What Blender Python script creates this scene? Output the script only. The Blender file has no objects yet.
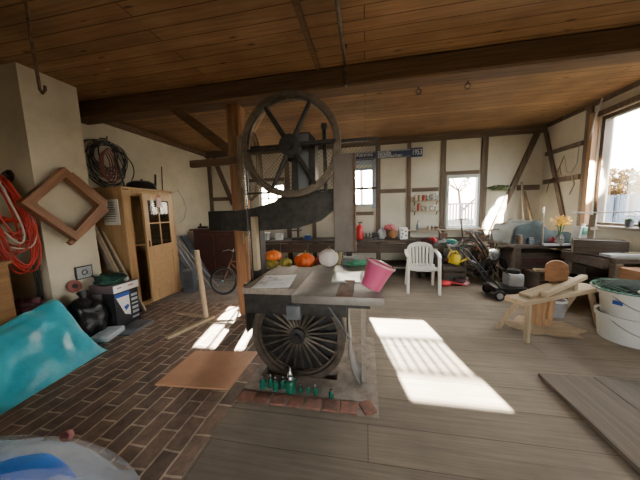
import bpy, bmesh, math, random
from mathutils import Vector, Matrix, noise, Euler
random.seed(7)
PI = math.pi
col = bpy.context.scene.collection
sc = bpy.context.scene

# ------------------------------------------------------------------ materials
def new_mat(name):
    m = bpy.data.materials.new(name); m.use_nodes = True
    nt = m.node_tree; b = nt.nodes['Principled BSDF']
    return m, nt, b
def N(nt, t, **kw):
    n = nt.nodes.new(t)
    for k, v in kw.items(): setattr(n, k, v)
    return n
def ramp(nt, stops):
    r = nt.nodes.new('ShaderNodeValToRGB'); e = r.color_ramp.elements
    while len(e) < len(stops): e.new(0.5)
    for i, (p, c) in enumerate(stops): e[i].position = p; e[i].color = (*c, 1)
    return r
def coords(nt, scale=(1, 1, 1), rot=(0, 0, 0), kind='Object'):
    tc = N(nt, 'ShaderNodeTexCoord'); mp = N(nt, 'ShaderNodeMapping')
    mp.inputs['Scale'].default_value = scale; mp.inputs['Rotation'].default_value = rot
    nt.links.new(tc.outputs[kind], mp.inputs['Vector']); return mp
def mat(name, c1, c2=None, rough=0.7, metal=0.0, scale=(6, 6, 6), detail=6, bump=0.15, lo=0.35, hi=0.65, spec=0.4, c3=None, alpha=1.0):
    m, nt, b = new_mat(name)
    c2 = c2 or tuple(x * 0.72 for x in c1)
    mp = coords(nt, scale); nz = N(nt, 'ShaderNodeTexNoise')
    nz.inputs['Scale'].default_value = 1.0; nz.inputs['Detail'].default_value = detail; nz.inputs['Roughness'].default_value = 0.65
    nt.links.new(mp.outputs[0], nz.inputs['Vector'])
    st = [(lo, c2), (hi, c1)]
    if c3: st = [(lo, c2), ((lo + hi) / 2, c1), (hi, c3)]
    r = ramp(nt, st); nt.links.new(nz.outputs['Fac'], r.inputs['Fac'])
    nt.links.new(r.outputs['Color'], b.inputs['Base Color'])
    b.inputs['Roughness'].default_value = rough; b.inputs['Metallic'].default_value = metal
    b.inputs['Specular IOR Level'].default_value = spec
    if alpha < 1: b.inputs['Alpha'].default_value = alpha
    if bump:
        bp = N(nt, 'ShaderNodeBump'); bp.inputs['Strength'].default_value = bump; bp.inputs['Distance'].default_value = 0.02
        nt.links.new(nz.outputs['Fac'], bp.inputs['Height']); nt.links.new(bp.outputs[0], b.inputs['Normal'])
    return m
def wood(name, c1, c2, axis='x', fine=40, long=2.0, rough=0.75, bump=0.25):
    s = {'x': (long, fine, fine), 'y': (fine, long, fine), 'z': (fine, fine, long)}[axis]
    return mat(name, c1, c2, rough, 0, s, 5, bump, 0.3, 0.7, 0.3)
def boards(name, c1, c2, seam, width, length, axis='x', rough=0.8, knots=True, seam_w=0.004, vary=0.35, grain=60, bump=0.4):
    """rows of planks running along axis, with dark seams, grain and knots"""
    m, nt, b = new_mat(name)
    rot = (0, 0, 0) if axis == 'x' else (0, 0, PI / 2)
    mp = coords(nt, (1, 1, 1), rot)
    br = N(nt, 'ShaderNodeTexBrick'); br.offset = 0.37; br.squash = 1
    br.inputs['Scale'].default_value = 1; br.inputs['Brick Width'].default_value = length; br.inputs['Row Height'].default_value = width
    br.inputs['Mortar Size'].default_value = seam_w; br.inputs['Mortar Smooth'].default_value = 0.2; br.inputs['Bias'].default_value = 0
    br.inputs['Color1'].default_value = (1, 1, 1, 1); br.inputs['Color2'].default_value = (1 - vary, 1 - vary, 1 - vary, 1); br.inputs['Mortar'].default_value = (*seam, 1)
    nt.links.new(mp.outputs[0], br.inputs['Vector'])
    ms = N(nt, 'ShaderNodeMapping'); ms.inputs['Scale'].default_value = (1.6, grain, grain); nt.links.new(mp.outputs[0], ms.inputs['Vector'])
    nz = N(nt, 'ShaderNodeTexNoise'); nz.inputs['Scale'].default_value = 1; nz.inputs['Detail'].default_value = 5; nz.inputs['Roughness'].default_value = 0.7
    nt.links.new(ms.outputs[0], nz.inputs['Vector'])
    r = ramp(nt, [(0.3, c2), (0.68, c1)]); nt.links.new(nz.outputs['Fac'], r.inputs['Fac'])
    mx = N(nt, 'ShaderNodeMix', data_type='RGBA', blend_type='MULTIPLY'); mx.inputs['Factor'].default_value = 1
    nt.links.new(r.outputs['Color'], mx.inputs[6]); nt.links.new(br.outputs['Color'], mx.inputs[7])
    out = mx.outputs[2]
    big = N(nt, 'ShaderNodeTexNoise'); big.inputs['Scale'].default_value = 1.3; big.inputs['Detail'].default_value = 4
    nt.links.new(mp.outputs[0], big.inputs['Vector'])
    r2 = ramp(nt, [(0.3, (0.62, 0.6, 0.58)), (0.7, (1.08, 1.06, 1.02))]); nt.links.new(big.outputs['Fac'], r2.inputs['Fac'])
    m2 = N(nt, 'ShaderNodeMix', data_type='RGBA', blend_type='MULTIPLY'); m2.inputs['Factor'].default_value = 1
    nt.links.new(out, m2.inputs[6]); nt.links.new(r2.outputs['Color'], m2.inputs[7]); out = m2.outputs[2]
    if knots:
        kp = N(nt, 'ShaderNodeMapping'); kp.inputs['Scale'].default_value = (2.2, 6.5, 4); nt.links.new(mp.outputs[0], kp.inputs['Vector'])
        v = N(nt, 'ShaderNodeTexVoronoi'); v.inputs['Scale'].default_value = 1; v.inputs['Randomness'].default_value = 1
        nt.links.new(kp.outputs[0], v.inputs['Vector'])
        r3 = ramp(nt, [(0.05, (0.25, 0.2, 0.16)), (0.13, (1, 1, 1))]); nt.links.new(v.outputs['Distance'], r3.inputs['Fac'])
        m3 = N(nt, 'ShaderNodeMix', data_type='RGBA', blend_type='MULTIPLY'); m3.inputs['Factor'].default_value = 0.85
        nt.links.new(out, m3.inputs[6]); nt.links.new(r3.outputs['Color'], m3.inputs[7]); out = m3.outputs[2]
    nt.links.new(out, b.inputs['Base Color']); b.inputs['Roughness'].default_value = rough; b.inputs['Specular IOR Level'].default_value = 0.3
    bp = N(nt, 'ShaderNodeBump'); bp.inputs['Strength'].default_value = bump; bp.inputs['Distance'].default_value = 0.01
    inv = N(nt, 'ShaderNodeMath', operation='SUBTRACT'); nt.links.new(nz.outputs['Fac'], inv.inputs[0])
    ml = N(nt, 'ShaderNodeMath', operation='MULTIPLY'); ml.inputs[1].default_value = 2; nt.links.new(br.outputs['Fac'], ml.inputs[0]); nt.links.new(ml.outputs[0], inv.inputs[1])
    nt.links.new(inv.outputs[0], bp.inputs['Height']); nt.links.new(bp.outputs[0], b.inputs['Normal'])
    return m
def brick_floor(name):
    m, nt, b = new_mat(name)
    mp = coords(nt, (1, 1, 1), (0, 0, PI / 2))
    dn = N(nt, 'ShaderNodeTexNoise'); dn.inputs['Scale'].default_value = 5; nt.links.new(mp.outputs[0], dn.inputs['Vector'])
    ad = N(nt, 'ShaderNodeVectorMath', operation='SCALE'); ad.inputs['Scale'].default_value = 0.025; nt.links.new(dn.outputs['Color'], ad.inputs[0])
    a2 = N(nt, 'ShaderNodeVectorMath', operation='ADD'); nt.links.new(mp.outputs[0], a2.inputs[0]); nt.links.new(ad.outputs[0], a2.inputs[1])
    br = N(nt, 'ShaderNodeTexBrick'); br.offset = 0.5
    br.inputs['Scale'].default_value = 1; br.inputs['Brick Width'].default_value = 0.26; br.inputs['Row Height'].default_value = 0.125
    br.inputs['Mortar Size'].default_value = 0.0075; br.inputs['Mortar Smooth'].default_value = 0.2; br.inputs['Bias'].default_value = -0.1
    br.inputs['Color1'].default_value = (0.22, 0.155, 0.118, 1); br.inputs['Color2'].default_value = (0.115, 0.085, 0.068, 1); br.inputs['Mortar'].default_value = (0.47, 0.4, 0.31, 1)
    nt.links.new(a2.outputs[0], br.inputs['Vector'])
    nz = N(nt, 'ShaderNodeTexNoise'); nz.inputs['Scale'].default_value = 9; nz.inputs['Detail'].default_value = 8; nz.inputs['Roughness'].default_value = 0.7
    nt.links.new(mp.outputs[0], nz.inputs['Vector'])
    r = ramp(nt, [(0.3, (0.5, 0.48, 0.46)), (0.7, (1.5, 1.4, 1.3))]); nt.links.new(nz.outputs['Fac'], r.inputs['Fac'])
    mx = N(nt, 'ShaderNodeMix', data_type='RGBA', blend_type='MULTIPLY'); mx.inputs['Factor'].default_value = 1
    nt.links.new(br.outputs['Color'], mx.inputs[6]); nt.links.new(r.outputs['Color'], mx.inputs[7])
    nt.links.new(mx.outputs[2], b.inputs['Base Color']); b.inputs['Roughness'].default_value = 0.7
    bp = N(nt, 'ShaderNodeBump'); bp.inputs['Strength'].default_value = 0.6; bp.inputs['Distance'].default_value = 0.012
    sb = N(nt, 'ShaderNodeMath', operation='SUBTRACT'); nt.links.new(nz.outputs['Fac'], sb.inputs[0]); nt.links.new(br.outputs['Fac'], sb.inputs[1])
    nt.links.new(sb.outputs[0], bp.inputs['Height']); nt.links.new(bp.outputs[0], b.inputs['Normal'])
    return m
def glass(name, tint=(1, 1, 1), dirt=0.06, refl=1.0):
    m = bpy.data.materials.new(name); m.use_nodes = True; nt = m.node_tree; nt.nodes.clear()
    o = N(nt, 'ShaderNodeOutputMaterial'); t = N(nt, 'ShaderNodeBsdfTransparent'); t.inputs[0].default_value = (*tint, 1)
    g = N(nt, 'ShaderNodeBsdfGlossy'); g.inputs['Roughness'].default_value = 0.05
    m1 = N(nt, 'ShaderNodeMixShader'); m1.inputs[0].default_value = .05 * refl; nt.links.new(t.outputs[0], m1.inputs[1]); nt.links.new(g.outputs[0], m1.inputs[2])
    d = N(nt, 'ShaderNodeBsdfTranslucent'); d.inputs[0].default_value = (0.8, 0.8, 0.78, 1)
    m2 = N(nt, 'ShaderNodeMixShader'); m2.inputs[0].default_value = dirt; nt.links.new(m1.outputs[0], m2.inputs[1]); nt.links.new(d.outputs[0], m2.inputs[2])
    nt.links.new(m2.outputs[0], o.inputs[0]); return m
def film(name, c, alpha, rough=0.25):
    """thin translucent plastic sheet"""
    m, nt, b = new_mat(name)
    b.inputs['Base Color'].default_value = (*c, 1); b.inputs['Roughness'].default_value = rough
    mp = coords(nt, (3, 3, 3)); nz = N(nt, 'ShaderNodeTexNoise'); nz.inputs['Detail'].default_value = 4; nz.inputs['Scale'].default_value = 1.3; nt.links.new(mp.outputs[0], nz.inputs['Vector'])
    r = ramp(nt, [(0.35, (alpha * 0.7,) * 3), (0.7, (min(1, alpha * 1.25),) * 3)]); nt.links.new(nz.outputs['Fac'], r.inputs['Fac'])
    nt.links.new(r.outputs['Color'], b.inputs['Alpha']); return m

M = {}
M['ceiling'] = boards('ceiling_boards', (0.39, 0.228, 0.112), (0.23, 0.125, 0.058), (0.28, 0.22, 0.16), 0.15, 5.1, 'x', 0.72, True, 0.005, 0.22, 38)
M['floorwood'] = boards('floor_planks', (0.34, 0.29, 0.225), (0.22, 0.185, 0.14), (0.4, 0.37, 0.33), 0.26, 2.7, 'x', 0.75, False, 0.003, 0.22, 40)
M['brick'] = brick_floor('floor_bricks')
M['concrete'] = mat('concrete', (0.3, 0.26, 0.22), (0.17, 0.15, 0.13), 0.85, 0, (4, 4, 4), 9, 0.3)
M['mortar'] = mat('mortar', (0.36, 0.31, 0.25), (0.2, 0.16, 0.13), 0.9, 0, (9, 9, 9), 8, 0.4)
M['redbrick'] = mat('red_brick', (0.34, 0.15, 0.1), (0.16, 0.09, 0.07), 0.85, 0, (14, 14, 14), 6, 0.4)
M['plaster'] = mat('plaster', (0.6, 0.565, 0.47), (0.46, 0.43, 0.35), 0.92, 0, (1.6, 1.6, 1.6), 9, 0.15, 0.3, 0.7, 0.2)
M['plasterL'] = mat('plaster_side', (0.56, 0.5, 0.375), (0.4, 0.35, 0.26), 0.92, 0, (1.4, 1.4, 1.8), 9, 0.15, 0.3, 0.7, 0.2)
M['beam'] = wood('old_beam', (0.17, 0.1, 0.055), (0.08, 0.048, 0.03), 'x', 30, 1.5)
M['timber'] = wood('half_timber', (0.17, 0.125, 0.09), (0.075, 0.055, 0.042), 'z', 26, 1.6)
M['timberh'] = wood('half_timber_rail', (0.17, 0.125, 0.09), (0.075, 0.055, 0.042), 'x', 26, 1.6)
M['post'] = wood('post_wood', (0.38, 0.2, 0.1), (0.15, 0.075, 0.04), 'z', 26, 1.6, 0.7, 0.5)
M['postlit'] = wood('lit_post_wood', (0.42, 0.25, 0.14), (0.22, 0.12, 0.07), 'z', 30, 1.6)  # lighter wood: the light on the window post is put into its colour
M['pine'] = wood('pine', (0.5, 0.32, 0.16), (0.34, 0.2, 0.09), 'z', 22, 1.4, 0.5, 0.12)
M['pineh'] = wood('pine_h', (0.5, 0.32, 0.16), (0.34, 0.2, 0.09), 'x', 22, 1.4, 0.5, 0.12)
M['brownwood'] = wood('brown_frame_wood', (0.26, 0.115, 0.048), (0.12, 0.052, 0.024), 'x', 30, 2, 0.4, 0.12)
M['honeywood'] = wood('honey_wood', (0.36, 0.19, 0.075), (0.2, 0.1, 0.04), 'y', 25, 1.6, 0.5, 0.12)
M['palewood'] = wood('pale_wood', (0.46, 0.36, 0.23), (0.3, 0.225, 0.14), 'x', 30, 2, 0.7, 0.2)
M['palewoodz'] = wood('pale_wood_z', (0.46, 0.36, 0.24), (0.31, 0.235, 0.155), 'z', 30, 2, 0.7, 0.2)
M['greywood'] = wood('grey_wood', (0.34, 0.28, 0.22), (0.19, 0.155, 0.125), 'y', 30, 1.6, 0.65, 0.25)
M['platform'] = wood('platform_wood', (0.19, 0.155, 0.115), (0.11, 0.09, 0.07), 'y', 30, 1.4)
M['darkwood'] = wood('dark_bench_wood', (0.1, 0.075, 0.058), (0.045, 0.034, 0.027), 'x', 30, 1.6)
M['darkred'] = mat('dark_red_paint', (0.085, 0.03, 0.024), (0.05, 0.02, 0.018), 0.55)
M['rawlog'] = wood('log', (0.5, 0.3, 0.15), (0.28, 0.15, 0.075), 'z', 20, 2)
M['orangewood'] = wood('orange_wood', (0.3, 0.145, 0.065), (0.18, 0.085, 0.038), 'y', 20, 2)
M['orangeboard'] = mat('orange_board', (0.6, 0.33, 0.19), (0.5, 0.27, 0.15), 0.55, 0, (3, 3, 3), 6, 0.04)
M['guardbrown'] = mat('worn_guard', (0.17, 0.145, 0.125), (0.075, 0.055, 0.045), 0.5, 0.3, (3, 3, 1.6), 6, 0.08)
M['iron'] = mat('cast_iron', (0.062, 0.056, 0.05), (0.028, 0.025, 0.023), 0.5, 0.5, (12, 12, 12), 5, 0.1)
M['ironrim'] = mat('worn_iron', (0.2, 0.16, 0.12), (0.085, 0.068, 0.052), 0.45, 0.65, (8, 8, 8), 5, 0.1)
M['steel'] = mat('table_steel', (0.25, 0.225, 0.2), (0.14, 0.12, 0.105), 0.5, 0.35, (5, 5, 5), 7, 0.05)
M['greymetal'] = mat('grey_metal', (0.2, 0.21, 0.22), (0.12, 0.125, 0.13), 0.45, 0.4, (4, 4, 4), 6, 0.05)
M['bluegrey'] = mat('bluegrey_metal', (0.17, 0.2, 0.23), (0.09, 0.105, 0.125), 0.4, 0.5, (3, 3, 3), 5, 0.05)
M['rust'] = mat('rust', (0.2, 0.11, 0.07), (0.08, 0.05, 0.04), 0.8, 0.3, (14, 14, 14), 6, 0.2)
M['black'] = mat('black_plastic', (0.014, 0.014, 0.015), (0.009, 0.009, 0.009), 0.35, 0, (5, 5, 5), 4, 0.05)
M['blackbag'] = mat('black_film', (0.012, 0.012, 0.014), (0.008, 0.008, 0.009), 0.28, 0, (16, 16, 16), 4, 0.5)
M['redcable'] = mat('red_cable', (0.5, 0.035, 0.025), (0.33, 0.02, 0.016), 0.4)
M['palecable'] = mat('pale_cable', (0.6, 0.5, 0.42), None, 0.45)
M['redbrown'] = mat('red_brown_cable', (0.22, 0.05, 0.035), None, 0.5)
M['tarp'] = mat('turquoise_tarp', (0.06, 0.52, 0.62), (0.03, 0.38, 0.48), 0.3, 0, (5, 5, 5), 6, 0.55, 0.3, 0.7, 0.6)
M['blue'] = mat('blue_plastic', (0.02, 0.25, 0.9), (0.012, 0.15, 0.65), 0.35, 0, (4, 4, 4), 4, 0.2)
M['film'] = film('clear_film', (0.75, 0.83, 0.92), 0.36)
M['palefilm'] = mat('milky_film', (0.4, 0.46, 0.54), (0.3, 0.36, 0.44), 0.3, 0, (5, 5, 5), 5, 0.4)
M['filldark'] = mat('dark_filler', (0.03, 0.05, 0.04), (0.012, 0.018, 0.015), 0.95, 0, (30, 30, 30), 4, 0.4, spec=0.1)
M['white'] = mat('white_plastic', (0.74, 0.73, 0.68), (0.64, 0.63, 0.58), 0.4, 0, (3, 3, 3), 4, 0.02)
M['chairwhite'] = mat('chair_plastic', (0.8, 0.78, 0.7), (0.7, 0.68, 0.6), 0.35, 0, (3, 3, 3), 4, 0.02)
M['paper'] = mat('paper', (0.8, 0.79, 0.76), (0.74, 0.72, 0.7), 0.8, 0, (3, 3, 3), 3, 0.02)
M['paperprint'] = mat('printed_paper', (0.8, 0.78, 0.76), (0.4, 0.38, 0.42), 0.7, 0, (14, 14, 14), 6, 0.0, 0.4, 0.55)
M['grey'] = mat('grey_plastic', (0.32, 0.32, 0.33), None, 0.5)
M['lightgrey'] = mat('light_grey_plastic', (0.5, 0.53, 0.55), None, 0.4)
M['mauve'] = mat('mauve_card', (0.19, 0.14, 0.15), (0.15, 0.115, 0.125), 0.7)
M['maroon'] = mat('maroon_cloth', (0.13, 0.04, 0.05), (0.05, 0.02, 0.024), 0.85, 0, (7, 7, 7), 6, 0.4)
M['darkcloth'] = mat('dark_cloth', (0.05, 0.045, 0.045), (0.02, 0.018, 0.02), 0.9, 0, (7, 7, 7), 6, 0.4)
M['darkgreen'] = mat('dark_green_film', (0.02, 0.085, 0.06), (0.009, 0.03, 0.024), 0.3, 0, (12, 12, 12), 5, 0.6)
M['pink'] = mat('pink_plastic', (0.62, 0.1, 0.22), (0.53, 0.075, 0.18), 0.4)
M['paleplastic'] = mat('pale_pink_card', (0.75, 0.52, 0.48), None, 0.6)
M['pinkrim'] = mat('pink_rim', (0.8, 0.4, 0.42), None, 0.4)
M['orange'] = mat('orange_skin', (0.75, 0.13, 0.015), (0.55, 0.07, 0.01), 0.45)
M['orangebright'] = mat('bright_orange_skin', (0.9, 0.22, 0.03), (0.7, 0.12, 0.02), 0.45)
M['gourd'] = mat('gourd_skin', (0.52, 0.36, 0.05), (0.17, 0.19, 0.035), 0.5, 0, (16, 16, 16), 4, 0.05)
M['stem'] = mat('stalk', (0.2, 0.16, 0.07), None, 0.8)
M['greenb'] = mat('green_enamel', (0.015, 0.16, 0.095), (0.01, 0.09, 0.055), 0.22, 0, (6, 6, 6), 4, 0.02)
M['greenc'] = mat('green_cloth', (0.12, 0.42, 0.26), (0.075, 0.28, 0.18), 0.8)
M['chrome'] = mat('bright_metal', (0.6, 0.6, 0.6), (0.4, 0.4, 0.4), 0.22, 0.9)
M['red'] = mat('red_paint', (0.6, 0.025, 0.03), (0.45, 0.018, 0.02), 0.35)
M['yellow'] = mat('yellow_plastic', (0.8, 0.6, 0.03), (0.68, 0.48, 0.02), 0.4)
M['teal'] = mat('teal_cloth', (0.03, 0.2, 0.19), (0.02, 0.12, 0.12), 0.8)
M['tarpgrey'] = mat('bluegrey_tarp', (0.05, 0.07, 0.073), (0.026, 0.038, 0.04), 0.85, 0, (5, 5, 5), 5, 0.4)
M['tarpdark'] = mat('greygreen_tarp', (0.17, 0.21, 0.2), (0.1, 0.125, 0.12), 0.5, 0, (5, 5, 5), 5, 0.4)
M['leaf'] = mat('leaf', (0.09, 0.22, 0.05), (0.035, 0.11, 0.02), 0.6)
M['garland'] = mat('garland_green', (0.34, 0.42, 0.25), (0.16, 0.24, 0.12), 0.7)
M['flower'] = mat('yellow_flower', (0.85, 0.6, 0.08), (0.75, 0.42, 0.04), 0.6)
M['redflower'] = mat('red_flower', (0.45, 0.03, 0.07), None, 0.6)
M['navy'] = mat('navy_board', (0.028, 0.045, 0.12), (0.02, 0.032, 0.085), 0.5)
M['lettering'] = mat('white_lettering', (0.82, 0.84, 0.86), None, 0.6, bump=0)
M['blackprint'] = mat('black_print', (0.02, 0.02, 0.025), None, 0.6, bump=0)
M['blueprint'] = mat('blue_print', (0.02, 0.09, 0.4), None, 0.5, bump=0)
M['redprint'] = mat('red_print', (0.6, 0.2, 0.2), None, 0.5, bump=0)
M['glass'] = glass('window_glass', (0.97, 0.98, 0.98), 0.0015)
M['darkglass'] = glass('cabinet_glass', (0.5, 0.5, 0.45), 0.03)
M['jarglass'] = mat('jar_glass', (0.42, 0.44, 0.4), None, 0.2, 0, alpha=0.5)
M['jarred'] = mat('jar_red', (0.4, 0.07, 0.05), None, 0.2)
M['jartan'] = mat('jar_tan', (0.5, 0.38, 0.25), None, 0.3)
M['winframe'] = mat('window_paint', (0.6, 0.62, 0.62), (0.5, 0.51, 0.5), 0.6)
M['bluewinframe'] = mat('bluegrey_window_paint', (0.3, 0.35, 0.42), (0.22, 0.27, 0.33), 0.6)
M['darkframe'] = mat('dark_window_paint', (0.12, 0.09, 0.065), (0.08, 0.06, 0.045), 0.6)
M['fence'] = wood('darkened_fence', (0.045, 0.056, 0.08), (0.03, 0.04, 0.06), 'z', 20, 1.5)  # base colour darkened to offset the strong outdoor light
M['fencegrey'] = wood('grey_fence', (0.16, 0.16, 0.2), (0.11, 0.11, 0.14), 'z', 20, 1.5)
M['bluebin'] = mat('blue_tub', (0.05, 0.1, 0.3), None, 0.5)
M['autumn'] = mat('autumn_leaf', (0.16, 0.08, 0.006), (0.08, 0.045, 0.005), 0.8, 0, (9, 9, 9), 5, spec=0)
M['bark'] = mat('bark', (0.14, 0.1, 0.075), None, 0.9)
M['yard'] = mat('yard_ground', (0.05, 0.047, 0.038), (0.03, 0.033, 0.022), 0.95, 0, (1.5, 1.5, 1.5), 8, 0.3)
M['houseplaster'] = mat('house_plaster', (0.75, 0.72, 0.66), None, 0.9)
M['rooftile'] = mat('roof_tile', (0.32, 0.14, 0.09), None, 0.8)
M['wiregreen'] = mat('green_wire', (0.05, 0.16, 0.1), None, 0.45, 0.3)
M['skin_patch'] = mat('patterned_cloth', (0.5, 0.12, 0.12), (0.12, 0.035, 0.06), 0.8, 0, (40, 40, 40), 2, 0.1, 0.45, 0.55)
M['lampcloth'] = mat('cream_ribbed_paper', (0.72, 0.64, 0.58), (0.62, 0.54, 0.48), 0.8)
M['ropebrown'] = mat('brown_rope', (0.27, 0.18, 0.1), (0.15, 0.1, 0.06), 0.8)
M['mesh'] = mat('wire_mesh', (0.17, 0.15, 0.12), None, 0.6, 0.4)

for k_ in ('fence', 'fencegrey', 'yard', 'bluebin', 'bark'): M[k_].node_tree.nodes['Principled BSDF'].inputs['Specular IOR Level'].default_value = 0.0

# ------------------------------------------------------------------ mesh builder
def basis(d):
    d = Vector(d).normalized()
    a = Vector((0, 0, 1)) if abs(d.z) < 0.9 else Vector((1, 0, 0))
    u = d.cross(a).normalized(); return u, d.cross(u).normalized()
class MB:
    def __init__(s): s.bm = bmesh.new()
    def box(s, c, size, rot=None, bev=0.0, taper=1.0):
        """axis box centred at c; rot = euler tuple; taper scales the top"""
        r = bmesh.ops.create_cube(s.bm, size=1); vs = r['verts']
        for v in vs:
            k = taper if v.co.z > 0 else 1
            v.co = Vector((v.co.x * size[0] * k, v.co.y * size[1] * k, v.co.z * size[2]))
        if bev:
            es = list({e for v in vs for e in v.link_edges})
            g = bmesh.ops.bevel(s.bm, geom=es, offset=bev, segments=2, affect='EDGES', profile=0.6)
            vs = list({v for f in g['faces'] for v in f.verts} | {v for v in vs if v.is_valid})
        mt = Matrix.Translation(c) @ (Euler(rot).to_matrix().to_4x4() if rot else Matrix())
        bmesh.ops.transform(s.bm, matrix=mt, verts=vs); return s
    def bar(s, a, b, w, h, up=(0, 0, 1), bev=0.0):
        """square bar from a to b: w across, h along up"""
        a = Vector(a); b = Vector(b); d = (b - a); L = d.length; d.normalize()
        up = Vector(up); x = d.cross(up)
        if x.length < 1e-4: up = Vector((0, 1, 0)); x = d.cross(up)
        x.normalize(); z = x.cross(d).normalized()
        m = Matrix((x, d, z)).transposed().to_4x4(); m.translation = (a + b) / 2
        r = bmesh.ops.create_cube(s.bm, size=1); vs = r['verts']
        for v in vs: v.co = Vector((v.co.x * w, v.co.y * L, v.co.z * h))
        if bev:
            es = list({e for v in vs for e in v.link_edges})
            g = bmesh.ops.bevel(s.bm, geom=es, offset=bev, segments=1, affect='EDGES')
            vs = list({v for f in g['faces'] for v in f.verts} | {v for v in vs if v.is_valid})
        bmesh.ops.transform(s.bm, matrix=m, verts=vs); return s
    def tube(s, pts, r, n=8, closed=False, caps=True):
        pts = [Vector(p) for p in pts]; k = len(pts)
        rs = r if isinstance(r, (list, tuple)) else [r] * k
        rings = []; u = None
        for i, p in enumerate(pts):
            if closed: d = pts[(i + 1) % k] - pts[i - 1]
            else: d = pts[min(i + 1, k - 1)] - pts[max(i - 1, 0)]
            if d.length < 1e-7: d = Vector((0, 0, 1))
            d.normalize()
            if u is None: u, _ = basis(d)
            u = (u - d * u.dot(d))
            if u.length < 1e-5: u, _ = basis(d)
            u.normalize(); w = d.cross(u)
            rings.append([s.bm.verts.new(p + (u * math.cos(2 * PI * j / n) + w * math.sin(2 * PI * j / n)) * rs[i]) for j in range(n)])
        for i in range(k if closed else k - 1):
            A, B = rings[i], rings[(i + 1) % k]
            for j in range(n): s.bm.faces.new((A[j], A[(j + 1) % n], B[(j + 1) % n], B[j]))
        if caps and not closed:
            s.bm.faces.new(rings[0][::-1]); s.bm.faces.new(rings[-1])
        return s
    def cyl(s, a, b, r, r2=None, n=20): return s.tube([a, b], [r, r if r2 is None else r2], n)
    def ring(s, c, R, r, axis=(0, 1, 0), n=40, m=8):
        u, w = basis(axis); c = Vector(c)
        return s.tube([c + (u * math.cos(2 * PI * i / n) + w * math.sin(2 * PI * i / n)) * R for i in range(n)], r, m, True)
    def lathe(s, prof, c=(0, 0, 0), axis=(0, 0, 1), n=28):
        """profile [(radius, height)] turned about axis through c"""
        ax = Vector(axis).normalized(); u, w = basis(ax); c = Vector(c); rings = []
        for r, h in prof:
            if r < 1e-6: rings.append([s.bm.verts.new(c + ax * h)])
            else: rings.append([s.bm.verts.new(c + ax * h + (u * math.cos(2 * PI * j / n) + w * math.sin(2 * PI * j / n)) * r) for j in range(n)])
        for A, B in zip(rings, rings[1:]):
            for j in range(n):
                a = A[j % len(A)]; b = A[(j + 1) % len(A)]; d = B[j % len(B)]; e = B[(j + 1) % len(B)]
                f = []
                for v in (a, b, e, d):
                    if v not in f: f.append(v)
                if len(f) > 2:
                    try: s.bm.faces.new(f)
                    except ValueError: pass
        return s
    def blob(s, c, size, amp=0.15, freq=2.0, seed=0, sub=3, flat=None, ribs=0, ribamp=0.06):
        r = bmesh.ops.create_icosphere(s.bm, subdivisions=sub, radius=1)
        for v in r['verts']:
            p = v.co.copy(); k = 1 + amp * noise.noise(p * freq + Vector((seed * 7.3, seed * 3.1, seed)))
            if ribs:
                a = math.atan2(p.y, p.x); k *= 1 - ribamp * (1 - abs(math.cos(a * ribs / 2))) ** 1.2
            p = Vector((p.x * size[0], p.y * size[1], p.z * size[2])) * k
            if flat is not None and p.z < -flat: p.z = -flat
            v.co = p + Vector(c)
        return s
    def prism(s, poly, h, mtx=None):
        """polygon in xz, extruded along +y by h, then transformed"""
        mtx = mtx or Matrix()
        A = [s.bm.verts.new(mtx @ Vector((x, 0, z))) for x, z in poly]; B = [s.bm.verts.new(mtx @ Vector((x, h, z))) for x, z in poly]
        k = len(poly); s.bm.faces.new(A); s.bm.faces.new(B[::-1])
        for i in range(k): s.bm.faces.new((A[i], B[i], B[(i + 1) % k], A[(i + 1) % k]))
        return s
    def grid(s, nx, ny, f, thick=0.0):
        V = [[s.bm.verts.new(f(i / nx, j / ny)) for j in range(ny + 1)] for i in range(nx + 1)]
        for i in range(nx):
            for j in range(ny): s.bm.faces.new((V[i][j], V[i + 1][j], V[i + 1][j + 1], V[i][j + 1]))
        return s
    def leaves(s, c, size, n, L, seed=0, shell=0.0):
        """n small leaf quads scattered through an ellipsoid"""
        R = random.Random(seed)
        for _ in range(n):
            while True:
                p = Vector((R.uniform(-1, 1), R.uniform(-1, 1), R.uniform(-1, 1)))
                if shell <= p.length <= 1: break
            p = Vector((p.x * size[0], p.y * size[1], p.z * size[2])) + Vector(c)
            d = Vector((R.gauss(0, 1), R.gauss(0, 1), R.gauss(0, 1))).normalized(); u, w = basis(d)
            l = L * R.uniform(0.6, 1.3)
            vs = [s.bm.verts.new(p + q) for q in (-d * l / 2, u * l * 0.28, d * l / 2, -u * l * 0.28)]
            s.bm.faces.new(vs)
        return s
    def build(s, name, m, parent=None, smooth=None, loc=None, solid=0.0):
        bmesh.ops.recalc_face_normals(s.bm, faces=s.bm.faces)
        me = bpy.data.meshes.new(name); s.bm.to_mesh(me); s.bm.free()
        if isinstance(m, str): m = M[m]
        me.materials.append(m)
        if smooth:
            me.polygons.foreach_set('use_smooth', [True] * len(me.polygons))
            me.set_sharp_from_angle(angle=math.radians(smooth))
        o = bpy.data.objects.new(name, me); col.objects.link(o)
        if parent: o.parent = parent
        if loc: o.location = loc
        if solid:
            md = o.modifiers.new('solidify', 'SOLIDIFY'); md.thickness = solid; md.offset = 0
        return o
def tag(o, label=None, cat=None, group=None, kind=None):
    if label: o['label'] = label
    if cat: o['category'] = cat
    if group: o['group'] = group
    if kind: o['kind'] = kind
    return o
def thing(name, label, cat, loc=(0, 0, 0), rz=0.0, group=None, rot=None):
    o = bpy.data.objects.new(name, None); col.objects.link(o); o.empty_display_size = 0.1
    o.location = loc; o.rotation_euler = rot if rot else (0, 0, rz)
    return tag(o, label, cat, group)
def kids(o): return [c for c in col.objects if c.parent == o]
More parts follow.
